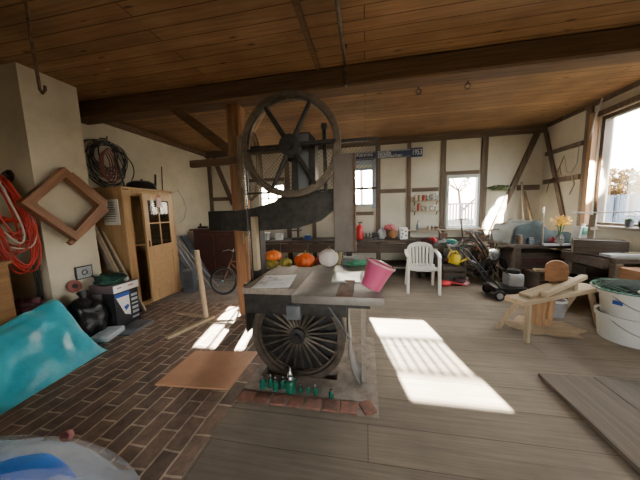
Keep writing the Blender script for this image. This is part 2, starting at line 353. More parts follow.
def dup(o, loc=None, rz=None, label=None, parent=None):
    c = o.copy(); col.objects.link(c)
    if parent: c.parent = parent
    if loc is not None: c.location = loc
    if rz is not None: c.rotation_euler = (0, 0, rz)
    if label: c['label'] = label
    for k in kids(o): dup(k, parent=c)
    return c
def struct(o, label=None): return tag(o, label, None, None, 'structure')
def sempty(name, loc=(0, 0, 0)):
    o = bpy.data.objects.new(name, None); col.objects.link(o); o.location = loc; o['kind'] = 'structure'; return o
def text(s, size, mname, parent, loc, rot, name='lettering', width=None, ext=0.001, shear=0.0):
    cu = bpy.data.curves.new(name, 'FONT'); cu.body = s; cu.size = size; cu.extrude = ext; cu.align_x = 'LEFT'; cu.align_y = 'CENTER'; cu.shear = shear
    cu.materials.append(M[mname]); o = bpy.data.objects.new(name, cu); col.objects.link(o); o.parent = parent
    o.location = loc; o.rotation_euler = rot
    bpy.context.view_layer.update()
    me = bpy.data.meshes.new_from_object(o.evaluated_get(bpy.context.evaluated_depsgraph_get())); me.name = name
    bpy.data.objects.remove(o); bpy.data.curves.remove(cu)
    if width:
        w0 = max(v.co.x for v in me.vertices) - min(v.co.x for v in me.vertices)
        for v in me.vertices: v.co.x *= width / w0
    o = bpy.data.objects.new(name, me); col.objects.link(o); o.parent = parent; o.location = loc; o.rotation_euler = rot
    if not me.materials: me.materials.append(M[mname])
    return o

# ------------------------------------------------------------------ camera
CAMH = 1.45
f_px = 248.0
vy = Vector((46, -30, f_px)).normalized(); hz = Vector((1, -0.03, 0))
up_c = hz.cross(vy).normalized()
if up_c.y > 0: up_c = -up_c
xr_c = vy.cross(up_c).normalized()
if xr_c.x < 0: xr_c = -xr_c
# rows of the rotation: image right, image down and view direction in world axes
right = Vector((xr_c.x, vy.x, up_c.x)); down = Vector((xr_c.y, vy.y, up_c.y)); fwd = Vector((xr_c.z, vy.z, up_c.z))
cam = bpy.data.cameras.new('camera'); cam.sensor_fit = 'HORIZONTAL'; cam.sensor_width = 36; cam.lens = 36 * f_px / 640; cam.clip_start = 0.05; cam.clip_end = 200
co = bpy.data.objects.new('camera', cam); col.objects.link(co)
mw = Matrix((right, -down, -fwd)).transposed().to_4x4(); mw.translation = (0, 0, CAMH); co.matrix_world = mw
sc.camera = co

# ------------------------------------------------------------------ the room
XL, XR, YB, YF, H = -4.2, 3.7, 6.2, -2.6, 3.1
def slab(name, x0, x1, y0, y1, z0, z1, m): return struct(MB().box(((x0 + x1) / 2, (y0 + y1) / 2, (z0 + z1) / 2), (x1 - x0, y1 - y0, z1 - z0)).build(name, m))
PX0, PX1, PY0, PY1 = -1.02, 0.08, 1.62, 2.75       # concrete pad under the saw
mb = MB()
for x0, x1, y0, y1 in ((PX1, XR, YF, YB), (-1.02, PX1, YF, PY0), (-1.02, PX1, PY1, YB)):
    mb.box(((x0 + x1) / 2, (y0 + y1) / 2, -0.06), (x1 - x0, y1 - y0, 0.12))
struct(mb.build('floor', 'floorwood'))
slab('floor_brick', XL, -1.02, YF, 3.55, -0.12, 0, 'brick')
slab('floor_concrete', XL, -1.02, 3.55, YB, -0.12, 0, 'concrete')
mb = MB()
SX0, SX1, SY0, SY1 = -0.94, -0.26, 1.97, 2.1       # slot for the lower wheel
for x0, x1, y0, y1 in ((PX0, PX1, 1.76, SY0), (PX0, PX1, SY1, PY1), (PX0, SX0, SY0, SY1), (SX1, PX1, SY0, SY1)):
    mb.box(((x0 + x1) / 2, (y0 + y1) / 2, -0.06), (x1 - x0, y1 - y0, 0.12))
mb.box((-0.47, 2.2, -0.16), (1.1, 1.1, 0.05))
struct(mb.build('floor_pad', 'mortar'))
mb = MB(); bk = MB()
mb.box(((PX0 + PX1) / 2, 1.69, -0.065), (PX1 - PX0, 0.14, 0.12))
for i in range(7): bk.box((-0.95 + i * 0.136, 1.685, -0.045), (0.122, 0.11, 0.11), (0, 0, random.uniform(-.05, .05)), 0.01)
bk.box((0.0, 1.71, -0.045), (0.1, 0.13, 0.11), (0, 0, 0.5), 0.02)
fe = struct(mb.build('floor_edging', 'mortar')); struct(bk.build('brick_course', 'redbrick', fe, 40))
slab('ceiling', XL - .2, XR + .2, YF - .2, YB + .2, H, H + 0.15, 'ceiling')
def wall_x(name, y0, y1, x0, x1, holes, m):
    """wall along x between y0..y1 with holes (xa, xb, za, zb)"""
    mb = MB(); xs = sorted(holes); cur = x0
    for xa, xb, za, zb in xs:
        if xa > cur: mb.box(((cur + xa) / 2, (y0 + y1) / 2, H / 2), (xa - cur, y1 - y0, H))
        if za > 0: mb.box(((xa + xb) / 2, (y0 + y1) / 2, za / 2), (xb - xa, y1 - y0, za))
        if zb < H: mb.box(((xa + xb) / 2, (y0 + y1) / 2, (zb + H) / 2), (xb - xa, y1 - y0, H - zb))
        cur = xb
    if cur < x1: mb.box(((cur + x1) / 2, (y0 + y1) / 2, H / 2), (x1 - cur, y1 - y0, H))
    return struct(mb.build(name, m))
W1 = (-2.75, -2.04, 1.46, 2.2); W2 = (-0.62, 0.2, 1.545, 2.46); W3 = (1.81, 2.5, 0.98, 2.16)
wall_x('wall_back', YB, YB + .16, XL - .2, XR + .2, [W1, W2, W3], 'plaster')
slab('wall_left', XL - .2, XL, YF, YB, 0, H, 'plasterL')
WY0, WY1, WZ0, WZ1 = 2.9, 4.92, 1.08, 2.82
mb = MB()
for y0, y1, z0, z1 in ((YF, WY0, 0, H), (WY1, YB, 0, H), (WY0, WY1, 0, WZ0), (WY0, WY1, WZ1, H)):
    mb.box((XR + .1, (y0 + y1) / 2, (z0 + z1) / 2), (.2, y1 - y0, z1 - z0))
struct(mb.build('wall_right', 'plaster'))
wall_x('wall_front', YF - .2, YF, XL - .2, XR + .2, [(-0.1, 1.9, 0.8, 2.15)], 'plasterL')  # unseen opening behind the camera, added to let in front light
# chimney pier on the left wall
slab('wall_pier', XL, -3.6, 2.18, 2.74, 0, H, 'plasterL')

# windows
def window(name, x0, x1, z0, z1, y, m, cols=1, rows=1, fw=0.05):
    w = sempty(name, ((x0 + x1) / 2, y, z0)); W = x1 - x0; Hh = z1 - z0
    mb = MB()
    for sx in (-1, 1): mb.box((sx * (W / 2 - fw / 2), 0, Hh / 2), (fw, .07, Hh))
    for z in (fw / 2, Hh - fw / 2): mb.box((0, 0, z), (W - 2 * fw, .07, fw))
    for i in range(1, cols): mb.box((-W / 2 + W * i / cols, 0, Hh / 2), (.03, .04, Hh - 2 * fw))
    for i in range(1, rows): mb.box((0, 0, Hh * i / rows), (W - 2 * fw, .04, .03))
    struct(mb.build('window_frame', m, w)); struct(MB().box((0, 0, Hh / 2), (W - 2 * fw, .006, Hh - 2 * fw)).build('window_pane', 'glass', w))
    return w
window('window_1', *W1, YB + .06, 'winframe', 3, 2)
w2 = window('window_2', *W2, YB + .06, 'bluewinframe', 1, 1, 0.055)
w3 = window('window_3', *W3, YB + .06, 'winframe', 1, 1, 0.055)
mb = MB()
for sx in (-1, 1): mb.box((sx * .4, -.085, .5), (.09, .04, 1.12))
mb.box((0, -.085, 1.03), (.72, .04, .1)); struct(mb.build('window_casing', 'bluewinframe', w2))
mb = MB()
for sx in (-1, 1): mb.box((sx * .315, -.075, .6), (.05, .03, 1.2))
mb.box((0, -.075, 1.165), (.58, .03, .05)); mb.box((0, -.1, -.0), (.7, .1, .035)); struct(mb.build('window_casing', 'winframe', w3))
w4 = sempty('window_4', (XR + .08, (WY0 + WY1) / 2, WZ0)); W = WY1 - WY0; Hh = WZ1 - WZ0
mb = MB()
for sy in (-1, 1): mb.box((0, sy * (W / 2 - .03), Hh / 2), (.1, .06, Hh))
for z in (.03, Hh - .03): mb.box((0, 0, z), (.1, W - .12, .06))
mb.box((0, -.25, Hh / 2), (.06, .05, Hh - .12))
struct(mb.build('window_frame', 'darkframe', w4)); struct(MB().box((0, 0, Hh / 2), (.006, W - .12, Hh - .12)).build('window_pane', 'glass', w4))
struct(MB().box((-.12, 0, .0), (.2, W, .04)).build('window_sill', 'greywood', w4))

# half-timbering: each timber its own piece of trim
tn = [0]
def trim(mb, m='timber'):
    tn[0] += 1; return struct(mb.build('trim_%d' % tn[0], m))
yt = YB - .015
trim(MB().bar((XL, YB - .04, 3.025), (XR, YB - .04, 3.025), .08, .15), 'timberh')
for x, w in ((-4.13, .1), (-3.05, .11), (-1.96, .12), (-1.3, .1), (-.74, .1), (.29, .11), (.99, .085), (1.73, .1), (2.57, .13)):
    trim(MB().bar((x, yt, 0.02), (x, yt, 2.95), w, .03, (0, 1, 0)))
def rail(x0, x1, z, h=.1): trim(MB().bar((x0, yt, z), (x1, yt, z - .004), .03, h), 'timberh')
rail(-4.08, -3.1, 1.86); rail(-4.08, -3.1, .8); rail(-3.0, -2.04, 2.3, .08); rail(-3.0, -2.04, 1.3, .08)
rail(-1.92, -1.36, 1.87); rail(-1.24, -.88, 1.87)
rail(-.76, .18, 1.37, .09); rail(-.76, .18, 2.62, .06); rail(.34, .92, 1.88, .09); rail(1.06, 1.64, 1.88, .09); rail(1.8, 2.47, 2.22, .08)
rail(.34, 1.64, .72, .1); rail(1.8, 2.47, .72, .1); rail(2.65, 2.95, .72, .1); rail(3.24, 3.66, 1.83, .11)
trim(MB().bar((-3.97, yt, 2.95), (-3.5, yt, 1.7), .12, .03, (0, 1, 0)))
trim(MB().bar((3.55, YB - .03, 2.95), (2.72, YB - .03, .7), .1, .05, (0, 1, 0)))
xt = XR - .015
trim(MB().bar((xt, 6.14, 2.95), (xt, 5.5, 1.2), .09, .03, (1, 0, 0)))
trim(MB().bar((xt, 5.1, 0.02), (xt, 5.1, 3.05), .12, .03, (1, 0, 0)))
trim(MB().bar((xt, 5.2, 2.49), (xt, 6.1, 2.49), .03, .08), 'timber')
trim(MB().bar((xt, 5.2, 1.92), (xt, 6.1, 1.92), .03, .09), 'timber')
trim(MB().bar((xt, WY0 - .1, 3.06), (xt, 6.1, 3.06), .03, .07), 'timber')
trim(MB().bar((XR - .04, 4.97, 1.02), (XR - .04, 4.97, 2.9), .08, .08, (1, 0, 0)), 'postlit')
trim(MB().bar((XR - .02, WY0, 2.86), (XR - .02, 4.92, 2.86), .04, .08), 'timber')
struct(MB().bar((XL, 3.17, 2.985), (XR, 3.17, 2.985), .26, .23, (0, 0, 1), .02).build('ceiling_beam', 'beam'))
trim(MB().bar((-.1, 3.36, 3.05), (XR, 3.36, 3.05), .12, .09), 'ceiling')
trim(MB().bar((-.53, -1, 3.085), (-.53, 3.03, 3.085), .05, .03), 'beam')
trim(MB().bar((XL + .03, 2.76, 3.03), (XL + .03, 6.1, 3.03), .06, .1), 'beam')
# main post with its braces and stub
po = struct(MB().bar((-1.7, 3.22, 0), (-1.7, 3.22, 2.87), .2, .17, (0, 1, 0), .02).build('wooden_post', 'post'))
struct(MB().bar((-2.62, 3.17, 2.95), (-1.8, 3.2, 2.3), .06, .12).build('post_brace', 'beam', po))
struct(MB().bar((-1.66, 3.2, 2.3), (-1.2, 3.17, 2.9), .06, .1).build('post_brace', 'post', po))
struct(MB().bar((-2.38, 3.16, 2.15), (-1.62, 3.16, 2.16), .06, .09).build('post_rail', 'beam', po))

# ------------------------------------------------------------------ the bandsaw
saw = thing('bandsaw', 'huge old cast iron bandsaw with spoked wheels and steel table in the room centre', 'bandsaw', (-0.6, 2.02, 0))
def wheel(parent, name, z, R, spokes, rim_w, rim_t, hub_r, srad, curved=0):
    rim = MB().lathe([(R - rim_t, -rim_w / 2), (R, -rim_w / 2), (R, rim_w / 2), (R - rim_t, rim_w / 2), (R - rim_t, -rim_w / 2)], (0, 0, z), (0, 1, 0), 64)
    rim.lathe([(R - rim_t - .02, -.012), (R - rim_t + .002, -.012), (R - rim_t + .002, .012), (R - rim_t - .02, .012), (R - rim_t - .02, -.012)], (0, 0, z), (0, 1, 0), 64)
    wo = rim.build(name, 'ironrim', parent, 40)
    for i in range(spokes):
        a = 2 * PI * i / spokes + (.04 if spokes == 6 else .1)
        d = Vector((math.cos(a), 0, math.sin(a)))
        MB().tube([Vector((0, 0, z)) + d * hub_r * .6, Vector((0, 0, z)) + d * (R - rim_t)], [srad, srad * .75], 8).build('spoke', 'ironrim' if spokes > 6 else 'iron', wo, 60)
    MB().lathe([(0, -.09), (hub_r * .5, -.09), (hub_r * .5, -.05), (hub_r, -.045), (hub_r, .05), (0, .05)], (0, 0, z), (0, 1, 0), 24).build('hub', 'iron', wo, 40)
    return wo
wu = wheel(saw, 'upper_wheel', 1.985, .412, 6, .075, .035, .085, .023)
wu.rotation_euler = (0, 0, 0)
wl = wheel(saw, 'lower_wheel', .37, .42, 24, .09, .05, .07, .011)
MB().lathe([(.0, .06), (.37, .06), (.37, .07), (0, .07)], (0, 0, .37), (0, 1, 0), 48).build('wheel_disc', 'iron', wl, 40)
# cast frame: left column, swan-neck arm and the head carrying the upper wheel
fr = MB()
fr.bar((-.45, .26, 0), (-.45, .26, 1.45), .1, .16, (0, 1, 0), .02)
arm = [(-.85, 1.30), (-.55, 1.28), (-.1, 1.30), (.12, 1.36), (.3, 1.5), (.42, 1.55), (.42, 1.66), (.26, 1.63), (.14, 1.62), (.1, 1.66), (.11, 2.08), (.06, 2.14), (-.06, 2.14), (-.1, 2.1), (-.12, 1.66), (-.3, 1.55), (-.5, 1.5), (-.85, 1.46)]
fr.prism(arm, .14, Matrix.Translation((.06, .18, 0)))
fo = fr.build('cast_frame', 'iron', saw, 30)
MB().prism([(-.045, 1.6), (.045, 1.6), (.05, 2.12), (-.05, 2.12)], .03, Matrix.Translation((.06, .15, 0))).build('frame_rib', 'greymetal', fo)
MB().cyl((0, -.06, 1.985), (0, .34, 1.985), .035).build('upper_axle', 'iron', saw, 40)
MB().cyl((0, -.02, .37), (0, .3, .37), .04).build('lower_axle', 'iron', saw, 40)
MB().box((.0, .3, 1.99), (.2, .16, .16), None, .02).build('bearing_block', 'iron', saw, 30)
MB().bar((.25, .2, 1.62), (.25, .2, 2.16), .03, .03).cyl((.25, .2, 2.16), (.25, .2, 2.2), .03).build('tension_screw', 'iron', saw, 30)
MB().box((-.78, .3, 1.385), (.3, .22, .2), None, .015).build('frame_bracket', 'black', saw)
MB().box((-.41, .12, 1.17), (.045, .07, .5), None, .006).build('blade_guard', 'palewoodz', saw)['label'] = 'wooden guard board on the left blade run'
g = MB().box((.425, .0, 1.5), (.155, .12, .76), None, .006).build('blade_guard', 'guardbrown', saw); g['label'] = 'grey metal guard column on the right blade run'
MB().box((.511, .0, 1.5), (.016, .125, .76)).build('guard_edge', 'rust', g)
for sx in (-1, 1): MB().box((sx * .4135, 0, 1.19), (.0015, .03, 1.6)).build('saw_blade', 'chrome', saw)
# wire mesh safety screen behind the wheel
ms = MB()
n = 34
for i in range(n):
    t = -.56 + i * 1.24 / n
    for sgn in (1, -1):
        x0 = t if sgn > 0 else t; x1 = t + sgn * .42
        z0, z1 = 1.66, 2.08
        a, b = (x0, z0), (x1, z1)
        if x1 > .68: k = (.68 - x0) / (x1 - x0); b = (.68, z0 + (z1 - z0) * k)
        if x1 < -.56: k = (x0 + .56) / (x0 - x1); b = (-.56, z0 + (z1 - z0) * k)
        ms.bar((a[0], .37, a[1]), (b[0], .37, b[1]), .0028, .0028, (0, 1, 0))
for z0 in [1.66 + .036 * k for k in range(1, 12)]:
    pass
mo = ms.build('mesh_screen', 'mesh', saw)
mb = MB(); mb.bar((-.58, .37, 1.65), (.7, .37, 1.65), .02, .02).bar((-.58, .37, 2.09), (.7, .37, 2.09), .03, .03)
for x in (-.58, .7): mb.bar((x, .37, 1.64), (x, .37, 2.1), .02, .02)
mb.build('screen_frame', 'iron', mo)
# table
tb = MB().box((.425, -.19, .925), (.55, .87, .05), None, .006).build('saw_table', 'steel', saw, 30); tb['label'] = 'worn grey steel table plate'
MB().box((.4, -.19, .885), (.44, .8, .03)).build('table_skirt', 'iron', tb)
MB().box((.47, -.45, .953), (.1, .34, .006)).build('table_insert', 'rust', tb)
lt = MB().box((-.052, -.15, .92), (.394, .66, .045), None, .006).build('side_table', 'greywood', saw, 30); lt['label'] = 'grey timber side extension of the table'
MB().box((-.075, -.15, .87), (.36, .58, .05)).build('table_skirt', 'iron', lt)
for x, y in ((.57, .2), (.57, -.02)):
    MB().bar((x, y, 0), (x, y, .88), .035, .04).build('table_leg', 'greywood', saw)
mb = MB().bar((-.3, .0, .84), (.56, .0, .84), .1, .07).bar((-.28, .24, .86), (.56, .24, .86), .07, .06)
mb.build('table_bearer', 'iron', saw)
# guard around the upper half of the lower wheel, with flared sheet skirt on the right
gd = MB()
for sx in (-1, 1): gd.box((sx * .445, -.0, .62), (.014, .17, .44))
gd.box((0, .1, .68), (.9, .012, .3)); gd.box((0, -.09, .72), (.88, .012, .26))
gd.build('wheel_guard', 'iron', saw)
sk = MB().grid(10, 1, lambda u, v: Vector((.455 + .09 * max(0, u - .35) ** 1.6 * 2, -.1 + .24 * v, .42 * (1 - u))))
sk.build('sheet_skirt', 'greymetal', saw, 60, solid=.006)
MB().tube([(.47, -.12, .42), (.3, -.12, .68), (.34, -.16, .74)], .008, 6).build('oil_pipe', 'greymetal', saw, 60)
MB().box((0, -.1, .62), (.12, .06, .12), None, .01).build('shaft_cover', 'greymetal', saw, 30)

# coil of spare blades hanging on the post
cb = thing('saw_blade_coil', 'coil of spare saw blades hanging on the brown post left of the saw', 'saw blade', (-1.46, 2.98, 2.05))
for i in range(5):
    mb = MB(); pts = []
    for k in range(48):
        a = 2 * PI * k / 48; pts.append((.13 * math.cos(a) * (1 + .12 * i / 5) + .01 * i, .015 * math.sin(3 * a + i) + .012 * i, .42 * math.sin(a) + .02 * math.sin(2 * a + i)))
    mb.tube(pts, .006, 5, True).build('blade_loop', 'ropebrown' if i % 2 else 'ironrim', cb, 60)
rp = thing('rope_bundle', 'brown rope bundle hanging along the right side of the main wooden post', 'rope', (-1.6, 3.06, 1.6))
for i in range(4):
    x = -.02 + .025 * i
    MB().tube([(x, 0, .85), (x + .02 * math.sin(i), -.01, .4), (x - .03, .0, -.1), (x + .015 * i, 0, -.4), (x - .01, .01, -.55 + .05 * i)], .014, 6).build('rope_strand', 'ropebrown', rp, 60)

# things on the saw table
p = thing('paper_sheet', 'white printed paper sheet lying on the timber side of the saw table', 'paper', (-.66, 1.7, .9445), .12)
MB().grid(8, 6, lambda u, v: Vector((-.13 + .26 * u, -.17 + .34 * v, .002 + .012 * max(0, u - .7) + .008 * max(0, .3 - v)))).build('sheet', 'paper', p, 60, solid=.001)
mb = MB()
for i, (x, y, w, h) in enumerate(((-.02, .06, .12, .1), (.04, -.05, .09, .07), (-.08, -.06, .06, .08))): mb.box((x, y, .0052), (w, h, .001))
mb.build('printed_picture', 'paperprint', p)
p = thing('paper_sheet', 'pale plastic sleeve with papers lying beside the pink bucket', 'paper', (-.14, 1.82, .9505), .05)
MB().grid(8, 6, lambda u, v: Vector((-.11 + .22 * u, -.15 + .3 * v, .003 + .004 * math.sin(5 * u + 3 * v)))).build('sleeve', 'lightgrey', p, 60, solid=.001)
pb = thing('pink_bucket', 'pink plastic bucket leaning over at the right edge of the saw table', 'bucket', (.055, 1.52, 1.049), rot=(math.radians(-4), math.radians(24), 0)); pb.scale = (.8, .8, .78)
pr = [(0, -.1), (.075, -.1), (.088, 0), (.108, .1), (.103, .1), (.083, 0), (.07, -.092), (0, -.092)]
MB().lathe(pr, n=32).build('bucket_body', 'pink', pb, 50)
MB().lathe([(.104, .094), (.115, .094), (.115, .108), (.104, .108), (.104, .094)], n=32).build('rim', 'pinkrim', pb, 40)
MB().tube([(.11 * math.cos(a), .11 * math.sin(a) * .6 - .05, .1 + .02 * math.sin(a)) for a in [PI * k / 12 for k in range(13)]], .004, 6).build('handle', 'chrome', pb, 60)
c = thing('folded_cloth', 'crumpled green and grey cloth on the far right of the saw table', 'cloth', (-.12, 2.27, .95), .1)
MB().blob((0, .03, .03), (.12, .08, .045), .5, 2.5, 3, 3, .03).build('cloth_fold', 'grey', c, 60)
MB().blob((.03, -.04, .025), (.1, .05, .03), .4, 2.5, 5, 3, .024).build('cloth_fold', 'greenc', c, 60)['label'] = 'mint green fold'
def pumpkin(name, label, loc, size, m, seed, group=None, ribs=12, cat='pumpkin'):
    t = thing(name, label, cat, loc, 0, group)
    MB().blob((0, 0, size[2] * .92), size, .04, 1.5, seed, 4, None, ribs, .12).build('fruit', m, t, 60)
    MB().tube([(0, 0, size[2] * 1.75), (.004, .002, size[2] * 2.0), (.015, .01, size[2] * 2.2)], [.012, .009, .011], 7).build('stalk', 'stem', t, 60)
    return t
t = thing('display_plank', 'rough grey plank behind the saw table carrying pumpkins', 'plank', (-.72, 2.53, .86))
MB().box((0, 0, -.02), (.95, .18, .04), None, .004).build('plank_top', 'greywood', t)
for x in (-.4, .4): MB().box((x, .0, -.45), (.05, .1, .82)).build('support', 'darkwood', t)
pumpkin('pumpkin', 'large bright red-orange pumpkin on the plank behind the table', (-.64, 2.5, .86), (.115, .095, .085), 'orange', 1)
pumpkin('pumpkin', 'light orange pumpkin leftmost in the heap behind the saw table', (-1.0, 2.52, .93), (.1, .08, .06), 'orangebright', 2)
pumpkin('gourd', 'green and yellow gourd below the leftmost pumpkin', (-1.0, 2.48, .86), (.075, .06, .045), 'gourd', 3, cat='gourd')
pumpkin('gourd', 'mottled yellow gourd between the two orange pumpkins', (-.85, 2.5, .86), (.07, .07, .055), 'gourd', 4, cat='gourd')
pumpkin('pumpkin', 'small brown-red pumpkin behind the cream ribbed one', (-.47, 2.6, .86), (.075, .055, .065), 'redbrown', 5)
t = thing('flower_pot', 'small brown clay pot in front of grey guard column', 'pot', (-.32, 2.56, .86))
MB().lathe([(0, 0), (.05, 0), (.07, .12), (.07, .16), (.058, .16), (.05, .1), (0, .1)]).build('pot_body', 'stem', t, 50)
pumpkin('pumpkin', 'cream white ribbed pumpkin standing at the back of the steel table', (-.34, 2.2, .95), (.092, .085, .085), 'lampcloth', 6, None, 18)

# green oil bottles in front of the lower wheel
t = thing('oil_bottle', 'largest green oil bottle with a bright metal cap before the lower saw wheel', 'bottle', (-.615, 1.79, 0))
MB().lathe([(0, 0), (.042, 0), (.044, .01), (.044, .085), (.034, .1), (.016, .105), (0, .105)]).build('bottle_body', 'greenb', t, 50)
MB().lathe([(0, .105), (.03, .105), (.032, .12), (.02, .135), (.024, .15), (.012, .165), (.005, .21), (0, .21)]).build('cap', 'chrome', t, 50)
MB().tube([(.02, 0, .125), (.045, 0, .12), (.05, 0, .095)], .006, 6).build('spout', 'greenb', t, 60)
small = None
for i, (x, y, s, lab) in enumerate(((-.86, 1.8, 1.0, 'green bottle leftmost in the row before the saw wheel'), (-.8, 1.82, .95, 'second green bottle from the left end of the row'), (-.745, 1.79, 1.0, 'third green bottle from the left end of the row'),
        (-.69, 1.82, .9, 'green bottle just left of the largest oil bottle'), (-.535, 1.79, .62, 'tiny dark green bottle just right of the largest oil bottle'), (-.47, 1.8, .6, 'tiny dark green bottle second to the right of the largest'),
        (-.41, 1.79, .72, 'small green bottle third to the right of the largest'), (-.28, 1.77, .72, 'small green bottle standing alone at the right end'))):
    if small is None:
        small = thing('oil_bottle', lab, 'bottle', (x, y, 0), 0, 'small green bottles before the saw wheel')
        MB().lathe([(0, 0), (.026, 0), (.028, .008), (.028, .055), (.012, .068), (.011, .08), (0, .08)], n=20).build('bottle_body', 'greenb', small, 50)
        MB().lathe([(0, .08), (.014, .08), (.014, .095), (.004, .1), (0, .125)], n=14).build('cap', 'chrome', small, 50)
        t = small
    else: t = dup(small, (x, y, 0), i * .7, lab)
    t.scale = (s, s, s); t['group'] = 'small green bottles before the saw wheel'

# orange board on the brick floor
mb = MB(); mb.prism([(-1.8, 1.68), (-1.13, 1.72), (-1.12, 2.28), (-1.8, 2.2)], .014, Matrix(((1, 0, 0, 0), (0, 0, 1, 0), (0, 1, 0, 0.001), (0, 0, 0, 1))))
tag(mb.build('hardboard_sheet', 'orangeboard'), 'orange-brown smooth board lying on the brick floor left of the saw', 'board')

# ------------------------------------------------------------------ left side
# pine cabinet
cab = thing('pine_cabinet', 'pine cabinet with a half glazed door against the left wall', 'cabinet', (-3.82, 3.62, 0))
MB().box((-.26, 0, .95), (.02, .98, 1.9)).box((0, -.485, .95), (.54, .025, 1.9)).box((0, .485, .95), (.54, .025, 1.9)).box((0, 0, .04), (.52, .95, .06)).box((0, 0, 1.0), (.5, .95, .02)).build('carcass', 'pine', cab)
MB().box((0, 0, 1.89), (.56, 1.0, .03), None, .005).build('top_board', 'pineh', cab)
mb = MB().box((.265, -.43, .93), (.025, .12, 1.86)).box((.265, .455, .93), (.025, .07, 1.86)).box((.265, .02, 1.82), (.025, .8, .1)).box((.265, .02, .05), (.025, .8, .08)); mb.build('face_frame', 'pine', cab)
dr = MB()  # door hinged at the far side, a little ajar
DW, DH = .72, 1.74
for y in (-.05, -DW + .05): dr.box((0, y, DH / 2), (.03, .1, DH))
for z, h in ((.09, .18), (.84, .12), (DH - .05, .1)): dr.box((0, -DW / 2, z), (.03, DW - .2, h))
door = dr.build('door', 'pine', cab); door.location = (.295, .41, .07); door.rotation_euler = (0, 0, math.radians(9))
MB().box((0, -DW / 2, .48), (.014, DW - .2, .6)).build('door_panel', 'pineh', door)
MB().box((0, -DW / 2, 1.27), (.02, .02, .74)).box((0, -DW / 2, 1.27), (.02, DW - .2, .02)).build('glazing_bar', 'pine', door)
MB().box((0, -DW / 2, 1.27), (.004, DW - .2, .74)).build('door_pane', 'darkglass', door)
MB().box((.02, -DW + .05, .95), (.02, .02, .1), None, .005).build('handle', 'rust', door)
pn = thing('paper_notice', 'framed pale paper notice on the near side of the pine cabinet', 'notice', (-3.75, 3.108, 1.53))
MB().box((0, 0, 0), (.28, .008, .38)).build('sheet', 'paper', pn)
mb = MB()
for k in range(9): mb.box((-.01 + random.uniform(-.02, .01), -.0055, .14 - k * .034), (.2 + random.uniform(-.03, .02), .001, .008))
mb.build('printed_lines', 'darkcloth', pn)
pk = thing('gift_tag', 'pale pink paper bag hanging on the cabinet door glass', 'paper bag', (-3.45, 3.68, 1.62), math.radians(9))
MB().box((0, 0, .06), (.02, .12, .16), None, .006).build('bag_body', 'paleplastic', pk)
MB().tube([(0, -.03, .14), (0, -.02, .19), (0, .02, .19), (0, .03, .14)], .004, 5).build('handle', 'redcable', pk)
# round pan and rods on the cabinet
t = thing('round_pan', 'black round pan lying upside down on the pine cabinet', 'pan', (-3.78, 3.7, 1.905))
MB().lathe([(0, .15), (.13, .145), (.2, .1), (.235, 0), (.22, 0), (.19, .09), (0, .135)], n=36).build('pan_body', 'black', t, 50)
MB().cyl((.02, 0, .145), (.02, 0, .18), .02, .015).build('knob', 'black', t, 40)
for i, (a, b, lab) in enumerate((((-3.8, 3.42, 1.905), (-3.85, 3.36, 2.42), 'tall black rod standing upright left of the black pan'), ((-3.72, 3.93, 1.905), (-3.75, 3.99, 2.2), 'short black rod leaning right behind the black pan'), ((-3.66, 4.02, 1.905), (-3.72, 4.12, 2.36), 'thin brown rod at the far right end of cabinet top'))):
    tag(MB().tube([a, b], .016 if i < 2 else .009, 8).build('metal_rod', 'black' if i < 2 else 'rust', None, 60), lab, 'rod', 'rods on the pine cabinet')
# planks leaning behind the frame
for i in range(4):
    x = -3.52 + .02 * i; y = 2.955 + .04 * i
    tag(MB().bar((x + .1, y + .02, 0.01), (x - .42, y - .05, 1.42 - .06 * i), .028, .09, (1, 0, 0)).build('wooden_batten', ('greywood', 'palewoodz', 'darkwood', 'palewoodz')[i]),
        ['grey batten leaning nearest the pier', 'pale batten second from the pier', 'dark batten third from the pier', 'pale batten leaning closest to the cabinet'][i], 'batten', 'battens between the pier and the cabinet')
# wooden square frame hung cornerwise
fm = thing('picture_frame', 'deep brown wooden square frame hung cornerwise on the white pier', 'frame', (-3.5, 2.4, 1.62), rot=(math.radians(44), math.radians(-4), 0))
S = .62
for i in range(4):
    mb = MB(); o = S / 2 - .042
    prof = [(-S / 2, -.042), (S / 2, -.042), (S / 2 - .084, .042), (-S / 2 + .084, .042)]
    mb.prism([(x, z) for x, z in prof], .09, Matrix.Translation((0, 0, 0)))
    ob = mb.build('frame_rail', 'brownwood', fm)
    ob.matrix_local = Matrix.Rotation(i * PI / 2, 4, 'X') @ Matrix.Translation((.0, 0, -o)) @ Matrix.Rotation(PI / 2, 4, 'Z') @ Matrix.Translation((0, -.045, 0))
fm2 = MB()
for a, b in (((-.03, -.36, -.3), (-.03, .3, -.36)), ((-.03, .36, -.3), (-.03, .34, .2))): fm2.bar(a, b, .05, .05)
fm2.build('back_rail', 'brownwood', fm)
# round black vent on the pier
vt = thing('wall_vent', 'round black stovepipe plug on the white pier', 'vent', (-3.6, 2.12, 1.94))
vt.location = (-3.94, 2.178, 1.95)
MB().lathe([(0, 0), (.055, 0), (.055, .03), (.04, .045), (0, .045)], (0, 0, 0), (0, -1, 0), 24).build('plug', 'black', vt, 40)
MB().lathe([(.056, 0), (.07, 0), (.068, .012), (.056, .015)], (0, 0, 0), (0, -1, 0), 24).build('collar', 'rust', vt, 40)
